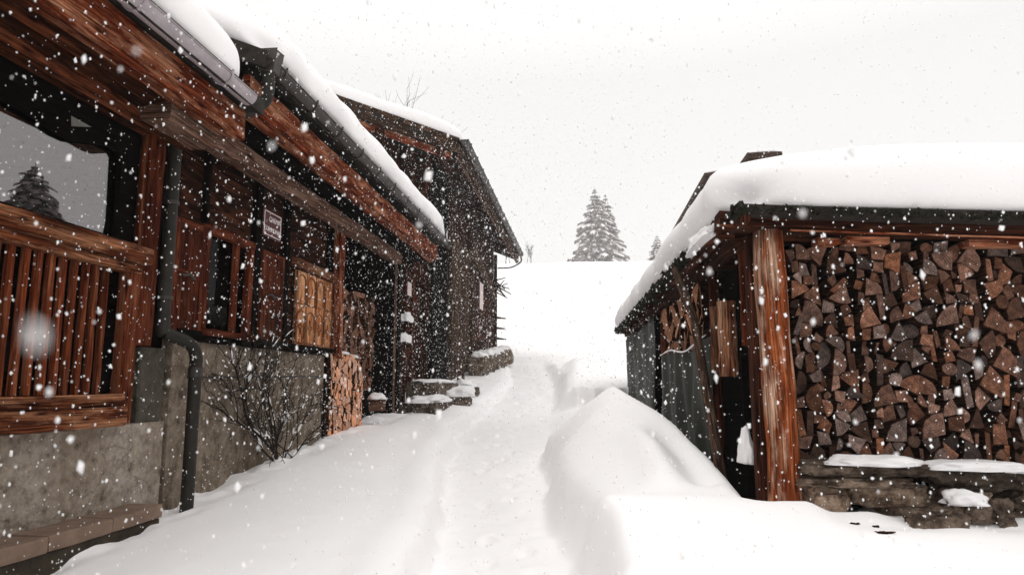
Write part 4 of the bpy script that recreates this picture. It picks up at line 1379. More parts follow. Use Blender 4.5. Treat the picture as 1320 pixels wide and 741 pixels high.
m.beam((XE - 0.01, 14.4, ZE - 0.22), (XE - 0.01, 27.85, ZE - 0.22), 0.06, 0.34, n=20, jit=0.003)
m.build('fascia', M['barn'], Cb)
m = MB(); m.beam((XE - 0.05, 14.42, ZE - 0.42), (XE - 0.05, 27.8, ZE - 0.42), 0.05, 0.05, n=14, jit=0.003); m.build('eave_batten', M['greybeam'], Cb)
m = MB(); gutter(m, XE + 0.12, ZE - 0.05, 14.3, 27.9, 0.10); G = m.build('gutter', M['dark_metal'], Cb, smooth=True)
for k in range(15):
    bracket(G, XE + 0.12, ZE - 0.05, 14.7 + k * 0.92, 0.10, M['dark_metal'], 0.05)
m = MB(); m.tube(smooth_path([(XE + 0.12, 27.7, ZE - 0.15), (XE + 0.12, 27.7, ZE - 0.4), (XE - 0.25, 27.5, ZE - 0.65), (WX + .12, 26.5, ZE - 0.85)]), 0.032, 10)
m.build('outlet_pipe', M['dark_metal'], Cb, smooth=True)
snow_slab('roof_snow', (XE, 14.36, ZE), (XE, 27.85, ZE), (XR, 27.85, ZR), (XR, 14.36, ZR), 0.40,
          'snow on the tall barn roof at the far end of the left row', (0.02, 0.1, 0.02, 0.03), seed=9, step=0.2, kind='stuff')
DR = MB()
plank_wall(DR, WX + 0.0, 15.75, 17.05, 1.45, 3.6, 0.24, 0.03, vertical=True, tl=0.5, th_=0.8)
d = DR.build('door', M['black'], Cb)
m = MB(); m.tube([(WX + .03, 16.9, 2.35), (WX + .07, 16.9, 2.4), (WX + .07, 16.9, 2.55), (WX + .03, 16.9, 2.6)], 0.014, 6); m.build('handle', M['dark_metal'], d)
notice(22.4, 23.15, 4.1, 5.0, 'pale notice on the barn wall below the slanting grey board', WX + 0.02)
# poles leaning on the barn
for (y, yt, zt, lb) in ((17.35, 17.6, 4.2, 'left and longer leaning'), (18.0, 18.3, 4.35, 'right of the two leaning')):
    m = MB(); g0 = gz(-3.2, y)
    m.tube([(-3.22, y, g0 - 0.05), (-3.34, (y + yt) / 2, (g0 + zt) / 2), (WX + .08, yt, zt)], [0.04, 0.036, 0.03], 8)
    tag(m.build('leaning_pole', M['pole']), f'thin pale pole against the barn boards, {"left" if y < 17.7 else "right"} of the pair', 'pole', 'poles leaning on the barn')
# steps and ledges in front, snow topped
rk = random.Random(4)
def boulder(c, size, label, seed, cat='rock', group=None):
    m = MB(); m.rock(c, size, seed, tint=rk.uniform(0.5, 0.9))
    return tag(m.build('rock', M['stone'], smooth=False), label, cat, group)
m = MB(); m.box(-3.48, -2.85, 13.05, 15.9, 1.0, 1.62, 0.6, ch=0.05, n=10, jit=0.012)
tag(m.build('stone_bench', M['stone']), 'long stone bench under flat snow before the dark barn door', 'bench')
snow_cap((-3.16, 14.45, 1.63), (0.62, 2.9, 0.08), 'flat snow on the long stone bench by the barn door', 7)
m = MB(); m.box(-3.40, -2.70, 12.35, 14.0, 0.8, 1.26, 0.5, ch=0.05, n=8, jit=0.012)
tag(m.build('stone_step', M['stone']), 'low stone step half buried in snow beside the pale log stack', 'step')
snow_cap((-3.02, 13.15, 1.27), (0.75, 1.75, 0.13), 'snow on the low stone step', 8)
boulder((-2.62, 14.2, 1.18), (0.5, 0.6, 0.45), 'dark rock poking out below the stone bench', 3)
snow_cap((-2.6, 14.25, 1.36), (0.62, 0.75, 0.2), 'rounded snow on the dark rock below the bench', 9)
boulder((-2.72, 15.6, 1.42), (0.55, 0.8, 0.35), 'dark snow edged rock past the stone bench', 5)
snow_cap((-2.68, 15.7, 1.55), (0.62, 0.95, 0.16), 'snow on the rock past the stone bench', 10)
for k in range(6):
    y = 19.3 + k * 1.05
    z = gz(-3.05, y)
    boulder((-3.02 + 0.02 * k, y, z + 0.22), (0.6, 0.85, 0.62), ['first', 'second', 'third', 'fourth', 'fifth', 'sixth'][k] + ' snow topped boulder from the near end along the barn foot', 10 + k, 'boulder', 'boulders along the barn foot')
    snow_cap((-3.0 + 0.02 * k, y, z + 0.47), (0.52, 0.8, 0.16), 'snow on the ' + ['first', 'second', 'third', 'fourth', 'fifth', 'sixth'][k] + ' boulder along the barn foot', 20 + k, group='snow on the barn boulders')

# ================================================================== WOODSHED on the right
SA = R(1.4)
def S(a, b, z):
    """shed coordinates: a to the right along its front, b back along the lane"""
    return (1.25 + a * math.cos(SA) - b * math.sin(SA), 5.0 + a * math.sin(SA) + b * math.cos(SA), z)
def Sv(m, a0, a1, b0, b1, z0, z1, **k):
    """box in shed coordinates, as a hewn bar along its longest side"""
    d = [a1 - a0, b1 - b0, z1 - z0]
    i = d.index(max(d))
    c = [(a0 + a1) / 2, (b0 + b1) / 2, (z0 + z1) / 2]
    p, q = list(c), list(c); p[i] -= d[i] / 2; q[i] += d[i] / 2
    ex = Vector(S(1, 0, 0)) - Vector(S(0, 0, 0)); ey = Vector(S(0, 1, 0)) - Vector(S(0, 0, 0))
    if i == 0: m.beam(S(*p), S(*q), d[1], d[2], (0, 0, 1), **k)
    elif i == 1: m.beam(S(*p), S(*q), d[0], d[2], (0, 0, 1), **k)
    else: m.beam(S(*p), S(*q), d[0], d[1], ey, **k)
SD = thing('woodshed', S(0, 0, 0.6), 'low woodshed on the right full of firewood under a thick snow cushion', 'shed', rz=SA)
W_ = 3.2          # front width
D_ = 10.4         # depth
def beam_z(a): return 2.755 - 0.055 * a
m = MB()
pr = random.Random(2)
pts, rad = [], []
for k in range(15):
    q = k / 14
    pts.append(S(0.085 + 0.012 * math.sin(q * 5), 0.0, 0.55 + q * 2.14)); rad.append(0.112 - 0.006 * q + 0.004 * math.sin(q * 17))
m.tube(pts, rad, 18, tint=1.0, lump=0.012)
m.build('front_post', M['post'], SD, smooth=True)
m = MB(); Sv(m, -0.06, 0.0, 0.06, 0.16, 0.6, 2.68, n=6, jit=0.004); m.build('side_post', M['shedwood'], SD)
m = MB()
m.beam(S(-0.28, 0.0, beam_z(-0.28)), S(W_, 0.0, beam_z(W_)), 0.20, 0.12, n=14, jit=0.006, tint=0.85)
m.build('front_beam', M['shedwood'], SD)
m = MB()
m.beam(S(0.2, -0.104, beam_z(.2) - 0.068), S(W_, -0.104, beam_z(W_) - 0.068), 0.012, 0.012, n=14, jit=0.0015, tint=1.5)
m.build('edge_strip', M['fascia'], SD)
m = MB()
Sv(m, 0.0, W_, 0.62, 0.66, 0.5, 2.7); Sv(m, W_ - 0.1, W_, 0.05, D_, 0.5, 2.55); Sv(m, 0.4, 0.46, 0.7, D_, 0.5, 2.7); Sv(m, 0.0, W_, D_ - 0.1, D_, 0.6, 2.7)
m.build('dark_backing_wall', M['black'], SD)  # black plane added behind the logs so the gaps between them read dark
# roof deck
m = MB()
def rz_(a, b): return 2.79 - 0.05 * a
nb = 30
for k in range(nb):
    b0 = -0.30 + (D_ + 0.75) * k / nb; b1 = -0.30 + (D_ + 0.75) * (k + 1) / nb - 0.01
    a0 = -0.22 + (0.06 if k < 4 else 0) + random.uniform(-.03, .03)
    bm_ = (b0 + b1) / 2
    m.beam(S(a0, bm_, rz_(a0, bm_)), S(W_ + 0.3, bm_, rz_(W_ + .3, bm_)), b1 - b0, 0.045, n=6, jit=0.003, tint=random.uniform(0.6, 1.2))
RF = m.build('roof', M['roofing'], SD)
for k in range(9):
    b = 0.2 + k * 1.22
    m = MB(); m.beam(S(-0.24, b, rz_(-.24, b) - 0.075), S(0.5, b, rz_(.5, b) - 0.075), 0.09, 0.09, n=3, jit=0.005)
    m.build('rafter', M['shedwood'], RF)
m = MB()
m.beam(S(-0.05, 0.15, 2.70), S(-0.05, D_, 2.70), 0.13, 0.12, n=20, jit=0.006)
m.build('wall_plate', M['shedwood'], SD)
m = MB()
m.tube(smooth_path([S(-0.14, -0.22, 2.74), S(-0.19, 0.3, 2.74), S(-0.22, 0.9, 2.70), S(-0.21, 1.7, 2.68), S(-0.20, 2.6, 2.70)], 4), [0.045] * 17, 8, lump=0.06)
m.build('eave_pole', M['shedwood'], RF)
# moss tufts along the roof edges
m = MB()
mr_ = random.Random(12)
def tuft(p, s):
    n = mr_.randint(4, 6)
    top = Vector(p) + Vector((mr_.gauss(0, s * .5), mr_.gauss(0, s * .5), s * mr_.uniform(0.5, 1.3)))
    ring = [Vector(p) + Vector((math.cos(2 * math.pi * k / n) * s * mr_.uniform(.6, 1.2), math.sin(2 * math.pi * k / n) * s * mr_.uniform(.6, 1.2), mr_.uniform(-.8, .1) * s)) for k in range(n)]
    bot = Vector(p) + Vector((0, 0, -s * mr_.uniform(.5, 1.2)))
    vs = ring + [top, bot]
    fs = [(k, (k + 1) % n, n) for k in range(n)] + [((k + 1) % n, k, n + 1) for k in range(n)]
    m.add(vs, fs, [[(0, 0)] * 3] * len(fs))
for k in range(900):
    a = mr_.uniform(-0.20, W_ + 0.3)
    tuft(S(a, -0.30 + mr_.gauss(0, .02), rz_(a, 0) + mr_.uniform(-.03, .015)), mr_.uniform(0.006, 0.018))
for k in range(2600):
    b = mr_.uniform(-0.3, D_ + 0.4)
    g = mnoise.noise(Vector((b * 1.3, 3.3, 0)))
    tuft(S(-0.24 + (0.06 if b < 1.4 else 0) + mr_.gauss(0, .025), b, rz_(-.3, b) + mr_.uniform(-.05, .03) + 0.02 * g), mr_.uniform(0.012, 0.040) * (1 + 0.6 * g))
m.build('moss_edge', M['moss'], RF)
z0 = 2.81
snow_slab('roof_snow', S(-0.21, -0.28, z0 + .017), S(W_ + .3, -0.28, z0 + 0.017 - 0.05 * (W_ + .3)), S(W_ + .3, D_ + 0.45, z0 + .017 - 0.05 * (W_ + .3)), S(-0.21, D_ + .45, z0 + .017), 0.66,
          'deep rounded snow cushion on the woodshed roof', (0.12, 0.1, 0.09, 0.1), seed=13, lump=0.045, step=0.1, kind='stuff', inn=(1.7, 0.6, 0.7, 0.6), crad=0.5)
snow_cap(S(-0.24, 0.75, 2.74), (0.17, 1.1, 0.12), 'lump of snow sagging from the corner of the woodshed eave', 31)

# firewood filling the front (each log its own)
lr = random.Random(9)
def front3(a, b, d): return S(a, 0.13 + d, b)
cells = pack_logs(0.205, 2.12, 1.05, lambda u: 2.64, 0.068, 0.168, 23, tries=170)
for poly in cells:
    zc = sum(p[1] for p in poly) / len(poly)
    a_, b_ = min(p[0] for p in poly), max(p[0] for p in poly)
    if b_ < 0.0: continue
    queue_log(poly, front3, 0.40, [M['logend'], M['bark']], 'split log in the firewood filling the front of the woodshed', 'logs filling the front of the woodshed',
              'smaller split pieces filling gaps in the woodshed firewood', lr, lr.choice([0.4, 0.6, 0.85, 1.05, 1.25, 1.5, 1.9]), lr.choice([0.6, 0.85, 0.95, 1.0, 1.05, 1.12]))
mb = MB()
for poly in log_cells(2.13, W_ - 0.12, 1.06, 2.62, 0.15, 0.62, 0.004, seed=24, aspect=1.12):
    make_log(poly, front3, 0.40, None, mb=mb, rnd=lr, tint=lr.uniform(0.3, 1.1))
tag(mb.build('firewood_stack', [M['logend'], M['bark']], grey=0.9), 'firewood filling the far right end of the woodshed front', 'firewood', kind='stuff')
# planks lying on top of the front stack
for (a0, a1, z, lb) in ((0.42, 0.57, 2.655, 'short board laid flat on the firewood near the round post'), (0.62, 0.92, 2.655, 'reddish board laid flat under the beam at the middle of the woodshed front'), (1.45, 1.95, 2.62, 'reddish board laid under the beam at the right of the woodshed front')):
    m = MB(); m.beam(S(a0, 0.06, z - 0.03), S(a1, 0.07, z - 0.04), 0.12, 0.05, n=3, jit=0.003, tint=1.2)
    tag(m.build('plank', M['fascia']), lb, 'plank')
# dry stone footing under the firewood: slabs and blocks
SW = thing('stone_wall', S(1.6, 0.0, 0.5), 'rough stone footing of dark slabs and blocks under the woodshed firewood', 'stone wall', rz=SA)
for i, (a, z, sx, sy, sz) in enumerate(((0.62, 1.035, 0.88, 0.55, 0.10), (0.55, 0.955, 0.72, 0.50, 0.08), (1.32, 0.99, 0.60, 0.55, 0.17), (1.95, 0.965, 0.85, 0.55, 0.16), (0.37, 0.80, 0.30, 0.42, 0.24), (0.78, 0.85, 0.50, 0.40, 0.17), (1.27, 0.83, 0.34, 0.38, 0.20), (1.80, 0.82, 0.56, 0.42, 0.16), (2.5, 0.93, 0.6, 0.5, 0.3), (1.0, 0.76, 0.5, 0.36, 0.16), (2.1, 0.70, 0.7, 0.4, 0.2), (2.95, 0.9, 0.5, 0.5, 0.3), (1.5, 0.68, 0.5, 0.4, 0.2))):
    m = MB()
    p = S(a, 0.06 + (0.05 if sz > .15 else 0), z)
    m.rock(p, (sx * 0.98, sy, sz * 0.96), 40 + i, sub=5, rough=0.24, tint=[0.7, 1.2, 0.5, 0.7, 2.4, 1.9, 2.1, 1.0, .9, 1.4, .9, .9, 1.0][i])
    m.build('stone', M['stone'], SW, smooth=False)
snow_cap(S(0.66, -0.10, 1.075), (0.60, 0.34, 0.055), 'snow lying on the stone ledge beside the round post', 33)
snow_cap(S(1.28, -0.12, 1.055), (0.66, 0.34, 0.05), 'snow strip on the middle of the stone ledge', 34)
snow_cap(S(1.80, -0.14, 1.035), (0.74, 0.34, 0.045), 'snow strip at the right end of the stone ledge', 35)
for (a, b, dz, s_, lb, sd) in ((0.86, -0.40, 0.03, (0.30, 0.26, 0.16), 'flat dark stone lying in the snow before the footing', 61), (1.14, -0.24, 0.05, (0.24, 0.22, 0.14), 'rounded stone capped with snow just before the footing', 62), (1.32, -0.30, 0.05, (0.12, 0.14, 0.18), 'small upright stone beside the snow capped stone', 63)):
    p = S(a, b, 0); z = gz(p[0], p[1]) + dz
    m = MB(); m.rock((p[0], p[1], z), s_, sd, sub=5, rough=0.36, tint=0.8)
    tag(m.build('loose_stone', M['stone']), lb, 'stone', 'loose stones before the woodshed')
p = S(1.13, -0.25, 0)
snow_cap((p[0], p[1], gz(p[0], p[1]) + 0.10), (0.27, 0.25, 0.08), 'snow on the rounded loose stone', 36)
for i, (a, b, lb) in enumerate(((0.34, -0.52, 'leftmost dark bark scrap on the snow before the footing'), (0.46, -0.54, 'second bark scrap on the snow, behind the longest one'), (0.42, -0.74, 'longest bark scrap on the snow nearest the viewer'))):
    p = S(a, b, 0); z = gz(p[0], p[1])
    m = MB(); m.rock((p[0], p[1], z + 0.002), ((0.05, 0.035, 0.075)[i], 0.022, 0.016), 80 + i, sub=3, rough=0.9, tint=0.5)
    tag(m.build('bark_scrap', M['bark']), lb, 'bark scrap')

# lane side of the shed: posts, tarps, firewood above them
for b, rr in ((4.75, 0.06), (10.3, 0.06), (1.45, 0.045)):
    m = MB(); m.tube([S(-0.02, b, 0.5), S(-0.02, b, 2.66)], rr, 10, lump=0.03); m.build('side_post', M['shutter'] if b < 9 else M['shedwood'], SD, smooth=True)
m = MB(); m.beam(S(0.02, 0.55, 1.9), S(0.02, 0.55, 2.66), 0.05, 0.06, up=(0, 1, 0), n=4, jit=0.003, tint=1.6); m.build('red_batten', M['shutter'], SD)
m = MB(); Sv(m, 0.20, 0.24, 0.2, D_ - 0.2, 0.5, 2.68); m.build('side_lining', M['black'], SD)
def tarp(b0, b1, z0, z1, label, seed, sag=0.04):
    P = []
    nb_, nz = 44, 26
    tr = random.Random(seed)
    ph = [tr.uniform(0, 6) for _ in range(4)]
    for i in range(nb_ + 1):
        q = i / nb_
        b = b0 + (b1 - b0) * q
        row = []
        for j in range(nz + 1):
            r_ = j / nz
            top = z1 - sag * math.sin(math.pi * q) + 0.03 * math.sin(q * 9 + ph[0])
            z = z0 + (top - z0) * r_
            fold = 0.030 * math.sin(q * 16 + ph[1] + r_ * 3.0) * (0.3 + 0.7 * (1 - r_)) + 0.016 * math.sin(q * 37 + ph[2] - r_ * 4)
            fold += 0.03 * mnoise.noise(Vector((b * 1.6, z * 1.6, seed)))
            row.append(S(-0.10 - fold - 0.03 * (1 - r_), b, z))
        P.append(row)
    m = MB(); m.grid(P)
    o = m.build('tarp', M['tarp'], smooth=True)
    so_ = o.modifiers.new('thickness', 'SOLIDIFY'); so_.thickness = 0.004
    return tag(o, label, 'tarp', 'tarps on the lane side of the woodshed')
tarp(1.35, 4.55, 0.55, 2.0, 'nearer dark green tarp hanging below the split firewood on the lane side', 3)
tarp(5.2, 10.3, 0.7, 2.58, 'farther dark tarp closing the back half of the woodshed side', 8, 0.0)
m = MB()
m.tube([S(-0.12, 1.40 + 3.12 * k / 12, 2.015 - 0.04 * math.sin(math.pi * k / 12) + 0.03 * math.sin(k / 12 * 9 + 1.43)) for k in range(13)], [0.004 + 0.008 * abs(math.sin(k * 1.7)) for k in range(13)], 6)
tag(m.build('snow_cap', M['roofsnow'], smooth=True), 'thin line of snow along the top of the nearer tarp', 'snow', kind='stuff')
ls = random.Random(15)
for poly in log_cells(2.0, 4.65, 1.95, 2.62, 0.24, 0.6, 0.005, seed=29, aspect=1.4):
    queue_log(poly, lambda a, b, d: S(-0.04 + d, a, b), 0.22, [M['logend_new'], M['bark']], 'split log stacked above the nearer tarp on the lane side', 'logs above the nearer tarp',
              'smaller split pieces between the logs above the nearer tarp', ls, ls.uniform(0.4, 0.8), 1.0)
build_logs(296)
for (b, r0, zb, zt, lb) in ((0.62, 0.075, 1.66, 2.26, 'nearer of two bark covered half logs hung beside the round post'), (1.02, 0.055, 1.70, 2.26, 'farther and darker of two half logs hung beside the round post')):
    m = MB(); m.tube([S(-0.10, b, zb + (zt - zb) * k / 6) for k in range(7)], [r0 * (1 + 0.06 * math.sin(k * 2.1)) for k in range(7)], 12, lump=0.04, tint=1.0 if b < .8 else 0.6)
    tag(m.build('half_log', M['slab'], smooth=True), lb, 'half log')
m = MB()
m.tube([S(-0.17, 0.62, 0.72), S(-0.20, 1.0, 1.5), S(-0.21, 1.45, 2.2), S(-0.30, 1.9, 2.74)], [0.045, 0.042, 0.040, 0.034], 9, lump=0.05)
tag(m.build('leaning_pole', M['pole'], smooth=True), 'grey crooked pole leaning up against the woodshed eave in front of the tarp', 'pole')
snow_cap(S(-0.05, 0.40, 1.04), (0.13, 0.30, 0.24), 'patch of snow caught between the round post and the leaning pole', 37, taper=0.42)

# ================================================================== chalets whose eaves show above the shed snow
def far_chalet(x0, ze, y0, y1, wid, slope, base, label):
    o = thing('far_chalet', (x0 + wid / 2, (y0 + y1) / 2, base), label, 'house', 'chalets behind the woodshed')
    xr, ins = x0 + wid / 2, min(0.9, 0.15 * wid)
    zr = ze + slope * wid / 2
    m = MB()
    gable_roof(m, x0, ze, xr, zr, y0, y1, 0.2); m.build('roof', M['barn'], o)
    rl_ = 1.07 if wid > 3 else 0.57
    for y in np.arange(y0 + 0.2, y1, 0.9):
        m = MB(); m.beam((x0 + 0.03, y, ze - 0.26), (x0 + 0.03 + rl_, y, ze - 0.26 + slope * rl_), 0.1, 0.12)
        m.build('rafter', M['barn'], o)
    m = MB()
    m.beam((x0 - 0.02, y0, ze - 0.12), (x0 - 0.02, y1, ze - 0.12), 0.05, 0.26, n=8, jit=0.003)
    m.build('fascia', M['barn'], o)
    m = MB()
    plank_wall(m, x0 + ins, y0 + 0.8, y1 - 0.6, base, ze + 0.1, 0.24, 0.06)
    m.build('side_wall', M['darkwood'], o)
    m = MB(); front_planks(m, y0 + 0.8, x0 + ins, x0 + wid - ins, base, lambda x: zr - 0.22 - slope * abs(x - xr), 0.24)
    front_planks(m, y1 - 0.6, x0 + ins, x0 + wid - ins, base, lambda x: zr - 0.22 - slope * abs(x - xr), 0.24)
    m.build('gable_wall', M['darkwood'], o)
    m = MB(); m.box(x0 + wid - 0.96, x0 + wid - ins, y0 + .8, y1 - .6, base, ze + .1); m.build('rear_wall', M['darkwood'], o)
    snow_slab('roof_snow', (x0, y0 + 0.02, ze), (x0, y1, ze), (xr, y1, zr), (xr, y0 + 0.02, zr), 0.18, 'snow on the roof of the ' + label, (0.02, 0.03, 0.02, 0.03), seed=int(y0), step=0.25, kind='stuff')
    snow_slab('roof_snow', (x0 + wid, y0 + 0.02, ze), (x0 + wid, y1, ze), (xr + .01, y1, zr), (xr + .01, y0 + 0.02, zr), 0.18, 'snow on the rear slope of the ' + label, (0.02, 0.03, 0.02, 0.03), seed=int(y0) + 1, step=0.25, kind='stuff')
    return o
far_chalet(5.15, 10.40, 28.5, 42.5, 5.4, 0.12, 3.0, 'farther chalet whose long eave rises out of the woodshed snow')
far_chalet(5.85, 9.70, 24.0, 26.0, 1.15, 0.03, 2.5, 'narrow hut with just its roof corner showing above the woodshed snow')

# ================================================================== trees
def spruce(name, x, y, base, H, Rb, label, seed, group=None, snow=True, nl=34):
    r = random.Random(seed)
    o = thing(name, (x, y, base), label, 'tree', group)
    m = MB(); m.tube([(x, y, base - 0.3), (x, y, base + H * 0.5), (x + r.gauss(0, .05), y, base + H)], [H * 0.016, H * 0.010, 0.012], 8); m.build('trunk', M['treebark'], o)
    c = MB()
    for k in range(nl):
        q = (k + r.random() * 0.6) / nl
        z = base + H * (0.03 + 0.955 * q)
        rad = Rb * (1 - q) ** 0.80 * r.uniform(0.78, 1.12) + 0.06
        nbr = max(4, int(15 * (1 - q) ** 0.6 + 3))
        a0 = r.random() * 6.28
        for b in range(nbr):
            a = a0 + 2 * math.pi * b / nbr + r.gauss(0, .12)
            L = rad * r.uniform(0.55, 1.15)
            dx, dy = math.cos(a), math.sin(a)
            n = 5 if L > 0.5 else 3
            droop = r.uniform(0.26, 0.45)
            for j in range(n):
                t0, t1 = j / n, (j + 1.15) / n
                def P(t, side, dz):
                    zz = z + L * (0.10 * t - droop * t * t) + dz
                    return (x + dx * L * t - dy * side, y + dy * L * t + dx * side, zz)
                wd = L * 0.20 * (1 - 0.55 * t0) * r.uniform(.7, 1.3) + 0.03
                hd = H * 0.030 * (0.45 + 0.55 * (1 - q)) * r.uniform(0.5, 1.5)
                tnt = r.uniform(0.6, 1.4)
                # two hanging curtains of needles and a snowy upper pad
                c.add([P(t0, -wd, -.01), P(t1, -wd * .7, -.01), P(t1, -wd * 1.1, -hd), P(t0, -wd * 1.3, -hd * .9)], [(0, 1, 2, 3)], [[(0, 0)] * 4], tnt, 0)
                c.add([P(t0, wd, -.01), P(t1, wd * .7, -.01), P(t1, wd * 1.1, -hd), P(t0, wd * 1.3, -hd * .9)], [(0, 1, 2, 3)], [[(0, 0)] * 4], tnt, 0)
                c.add([P(t0, 0, 0.0), P(t1, 0, 0.0), P(t1 + .03, 0, -hd * 1.1), P(t0, 0, -hd)], [(0, 1, 2, 3)], [[(0, 0)] * 4], tnt, 0)
                if (r.random() < 0.55 + 0.4 * t0) if snow else (r.random() < 0.05):
                    hs = 0.02 + L * 0.07
                    v = [P(t0, -wd * .9, 0.0), P(t0, 0, hs), P(t0, wd * .9, 0.0), P(t1, wd * .6, 0.0), P(t1, 0, hs), P(t1, -wd * .6, 0.0)]
                    c.add(v, [(0, 1, 4, 5), (1, 2, 3, 4)], [[(0, 0)] * 4] * 2, 1.0, 1)
                else:
                    v = [P(t0, -wd, 0.0), P(t0, 0, .01), P(t0, wd, 0.0), P(t1, wd * .7, 0.0), P(t1, 0, .01), P(t1, -wd * .7, 0.0)]
                    c.add(v, [(0, 1, 4, 5), (1, 2, 3, 4)], [[(0, 0)] * 4] * 2, tnt, 0)
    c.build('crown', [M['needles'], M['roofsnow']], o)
    return o
G3 = 'spruces on the snowy crest'
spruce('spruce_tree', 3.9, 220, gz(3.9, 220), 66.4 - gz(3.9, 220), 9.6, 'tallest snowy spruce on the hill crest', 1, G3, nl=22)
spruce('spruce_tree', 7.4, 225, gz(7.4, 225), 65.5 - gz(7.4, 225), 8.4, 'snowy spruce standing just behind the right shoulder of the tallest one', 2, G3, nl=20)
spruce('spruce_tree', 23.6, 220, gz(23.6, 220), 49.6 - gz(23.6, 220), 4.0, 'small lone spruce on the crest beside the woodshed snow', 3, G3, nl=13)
# dark spruce up the slope to the right, which the balcony window mirrors
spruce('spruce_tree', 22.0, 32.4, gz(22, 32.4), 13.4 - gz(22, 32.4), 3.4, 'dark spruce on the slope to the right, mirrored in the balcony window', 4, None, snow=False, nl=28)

def bare_tree(name, x, y, base, H, label, cat, seed, spread=0.5, stems=1, group=None, lvl=4, r0=0.1):
    r = random.Random(seed)
    o = thing(name, (x, y, base), label, cat, group)
    tr, br = MB(), MB()
    def grow(p, d, L, rad, depth):
        pts = [Vector(p)]
        dd = Vector(d).normalized()
        for k in range(4):
            dd = (dd + Vector((r.gauss(0, .10), r.gauss(0, .10), 0.05))).normalized()
            pts.append(pts[-1] + dd * L / 4)
        (tr if depth == 0 else br).tube(pts, [rad * (1 - 0.45 * k / 4) for k in range(5)], 5)
        if depth < lvl:
            for k in range(3 if depth else 5):
                nd = (dd + Vector((r.gauss(0, spread), r.gauss(0, spread), r.uniform(0, .35)))).normalized()
                grow(pts[r.randint(2, 4)], nd, L * r.uniform(.5, .8), rad * 0.55, depth + 1)
    for s_ in range(stems):
        grow((x + r.gauss(0, .3) * (stems > 1), y + r.gauss(0, .3) * (stems > 1), base - 0.2), (r.gauss(0, .12), r.gauss(0, .12), 1), H * 0.42, r0, 0)
    tr.build('trunk', M['treebark'], o); br.build('branches', M['twig'], o)
    return o
zt_ = gz(-10, 35)
bare_tree('bare_tree', -9.9, 35, zt_, 12.7, 'leafless tree whose twig tips show above the tall barn roof snow', 'tree', 3, 0.45, stems=2, lvl=4, r0=0.09)
for (x, y, sd, lb) in ((-11.2, 100, 5, 'faint bare bush on the crest beside the barn gutter'), (-7.9, 100, 6, 'second faint bare bush on the crest, right of the first')):
    bare_tree('bare_bush', x, y, gz(x, y) + 0.3, 3.6, lb, 'bush', sd, 0.6, 3, 'bare bushes on the crest', 3, 0.04)

# ================================================================== falling snow (stuff) and the hazy air
def flakes(n, lo, hi, dmin):
    p = rng.uniform(lo, hi, (n, 3))
    d = np.linalg.norm(p - np.array(CAM), axis=1)
    keep = d > dmin
    left = p[:, 0] < -3.25
    under = (p[:, 0] < -2.7) & (p[:, 2] > 3.5) & (p[:, 1] < 5.3)
    under |= (p[:, 0] < -2.7) & (p[:, 2] > 3.9) & (p[:, 1] < 14) | (p[:, 0] < -2.7) & (p[:, 2] > 6.2)
    shed = (p[:, 0] > 0.85) & (p[:, 1] > 4.75) & (p[:, 1] < 16)
    low = p[:, 2] < ground_h(p[:, 0], p[:, 1]) + 0.05
    return p[keep & ~left & ~under & ~shed & ~low]
fp = np.concatenate([flakes(125000, (-3.5, 0.3, 0.2), (4.5, 14, 7.5), 1.1),
                     flakes(36000, (-3.5, 14, 1.0), (6, 30, 11), 1.0),
                     flakes(12000, (-12, 30, 2.5), (16, 60, 25), 1.0)])
size = np.clip(rng.lognormal(math.log(0.0029), 0.45, len(fp)), 0.0013, 0.0075)
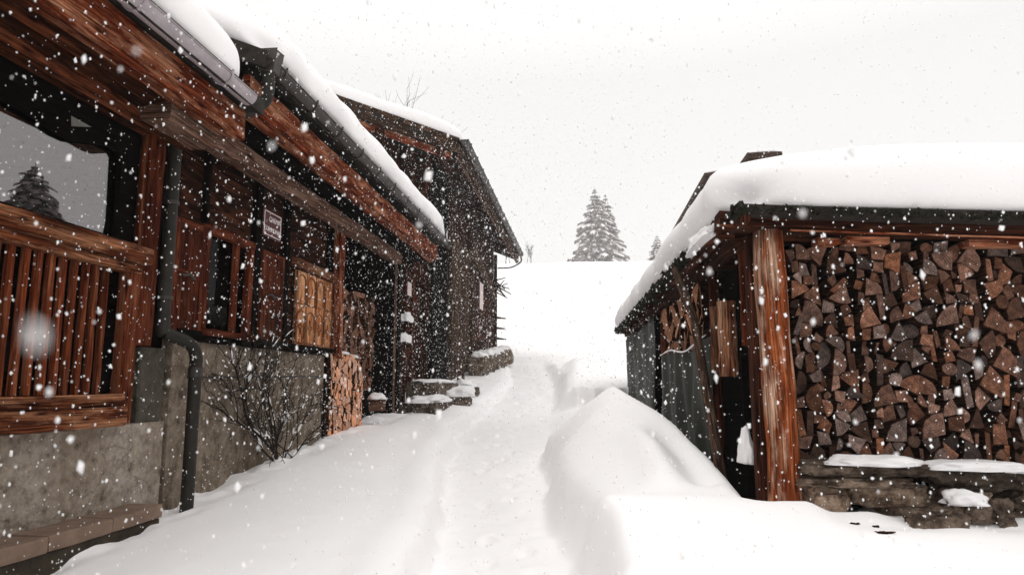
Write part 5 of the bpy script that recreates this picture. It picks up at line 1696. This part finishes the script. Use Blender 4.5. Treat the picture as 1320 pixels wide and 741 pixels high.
# a few near flakes that the lens blurs
near = []
for (u, v, dist, s_) in ((48, 435, 0.16, 0.0024), (176, 66, 0.42, 0.0022), (1255, 432, 0.5, 0.0032), (350, 188, 0.5, 0.0022), (915, 350, 0.8, 0.003), (1034, 275, 0.55, 0.0028), (64, 505, 0.6, 0.003), (1262, 470, 0.6, 0.003), (540, 290, 0.7, 0.003), (155, 90, 0.7, 0.002)):
    dv = Vector(((u - 660) / 880, -(v - 370.5) / 880, -1.0))
    near.append(tuple(CAM + cam.rotation_euler.to_matrix() @ dv * dist))
    size = np.append(size, s_)
fp = np.concatenate([fp, np.array(near)])
n = len(fp)
base = np.array([(1, 0, 0), (-1, 0, 0), (0, 1, 0), (0, -1, 0), (0, 0, 1), (0, 0, -1)], float)
fc = np.array([(0, 2, 4), (2, 1, 4), (1, 3, 4), (3, 0, 4), (2, 0, 5), (1, 2, 5), (3, 1, 5), (0, 3, 5)])
Q = rng.normal(size=(n, 3, 3))
Q, _ = np.linalg.qr(Q)
sc3 = size[:, None, None] * rng.uniform(0.6, 1.35, (n, 6, 1))
V = np.einsum('vk,nkj->nvj', base, Q) * sc3
V[:, :, 2] *= rng.uniform(1.0, 2.0, (n, 1))
V = V + fp[:, None, :]
F = (fc[None] + 6 * np.arange(n)[:, None, None]).reshape(-1, 3)
me = bpy.data.meshes.new('falling_snow')
me.vertices.add(n * 6); me.vertices.foreach_set('co', V.astype(np.float32).ravel())
me.loops.add(F.size); me.loops.foreach_set('vertex_index', F.astype(np.int32).ravel())
me.polygons.add(len(F))
me.polygons.foreach_set('loop_start', np.arange(0, F.size, 3, dtype=np.int32))
me.polygons.foreach_set('loop_total', np.full(len(F), 3, dtype=np.int32))
me.polygons.foreach_set('use_smooth', np.ones(len(F), dtype=bool))
me.update()
me.materials.append(M['flake'])
fo = bpy.data.objects.new('falling_snow', me)
COL.objects.link(fo)
tag(fo, 'white snowflakes falling through the air over the whole lane', 'falling snow', kind='stuff')

HAZE = 0.0008
m = MB()
m.add([(x, y, z) for z in (-8, 76) for y in (-70, 342) for x in (-170, 170)],
      [(0, 2, 3, 1), (4, 5, 7, 6), (0, 1, 5, 4), (1, 3, 7, 5), (3, 2, 6, 7), (2, 0, 4, 6)], [[(0, 0)] * 4] * 6)
hm, ht, hp = new_mat('snowy_air')
ht.nodes.remove(hp)
pv = N(ht, 'ShaderNodeVolumePrincipled')
pv.inputs['Color'].default_value = (1.0, 0.99, 0.985, 1)
pv.inputs['Density'].default_value = HAZE
ht.links.new(pv.outputs[0], ht.nodes['Material Output'].inputs['Volume'])
if HAZE > 0:
    ho = m.build('haze', hm)
    tag(ho, 'pale snow haze filling the air', 'haze', kind='stuff')
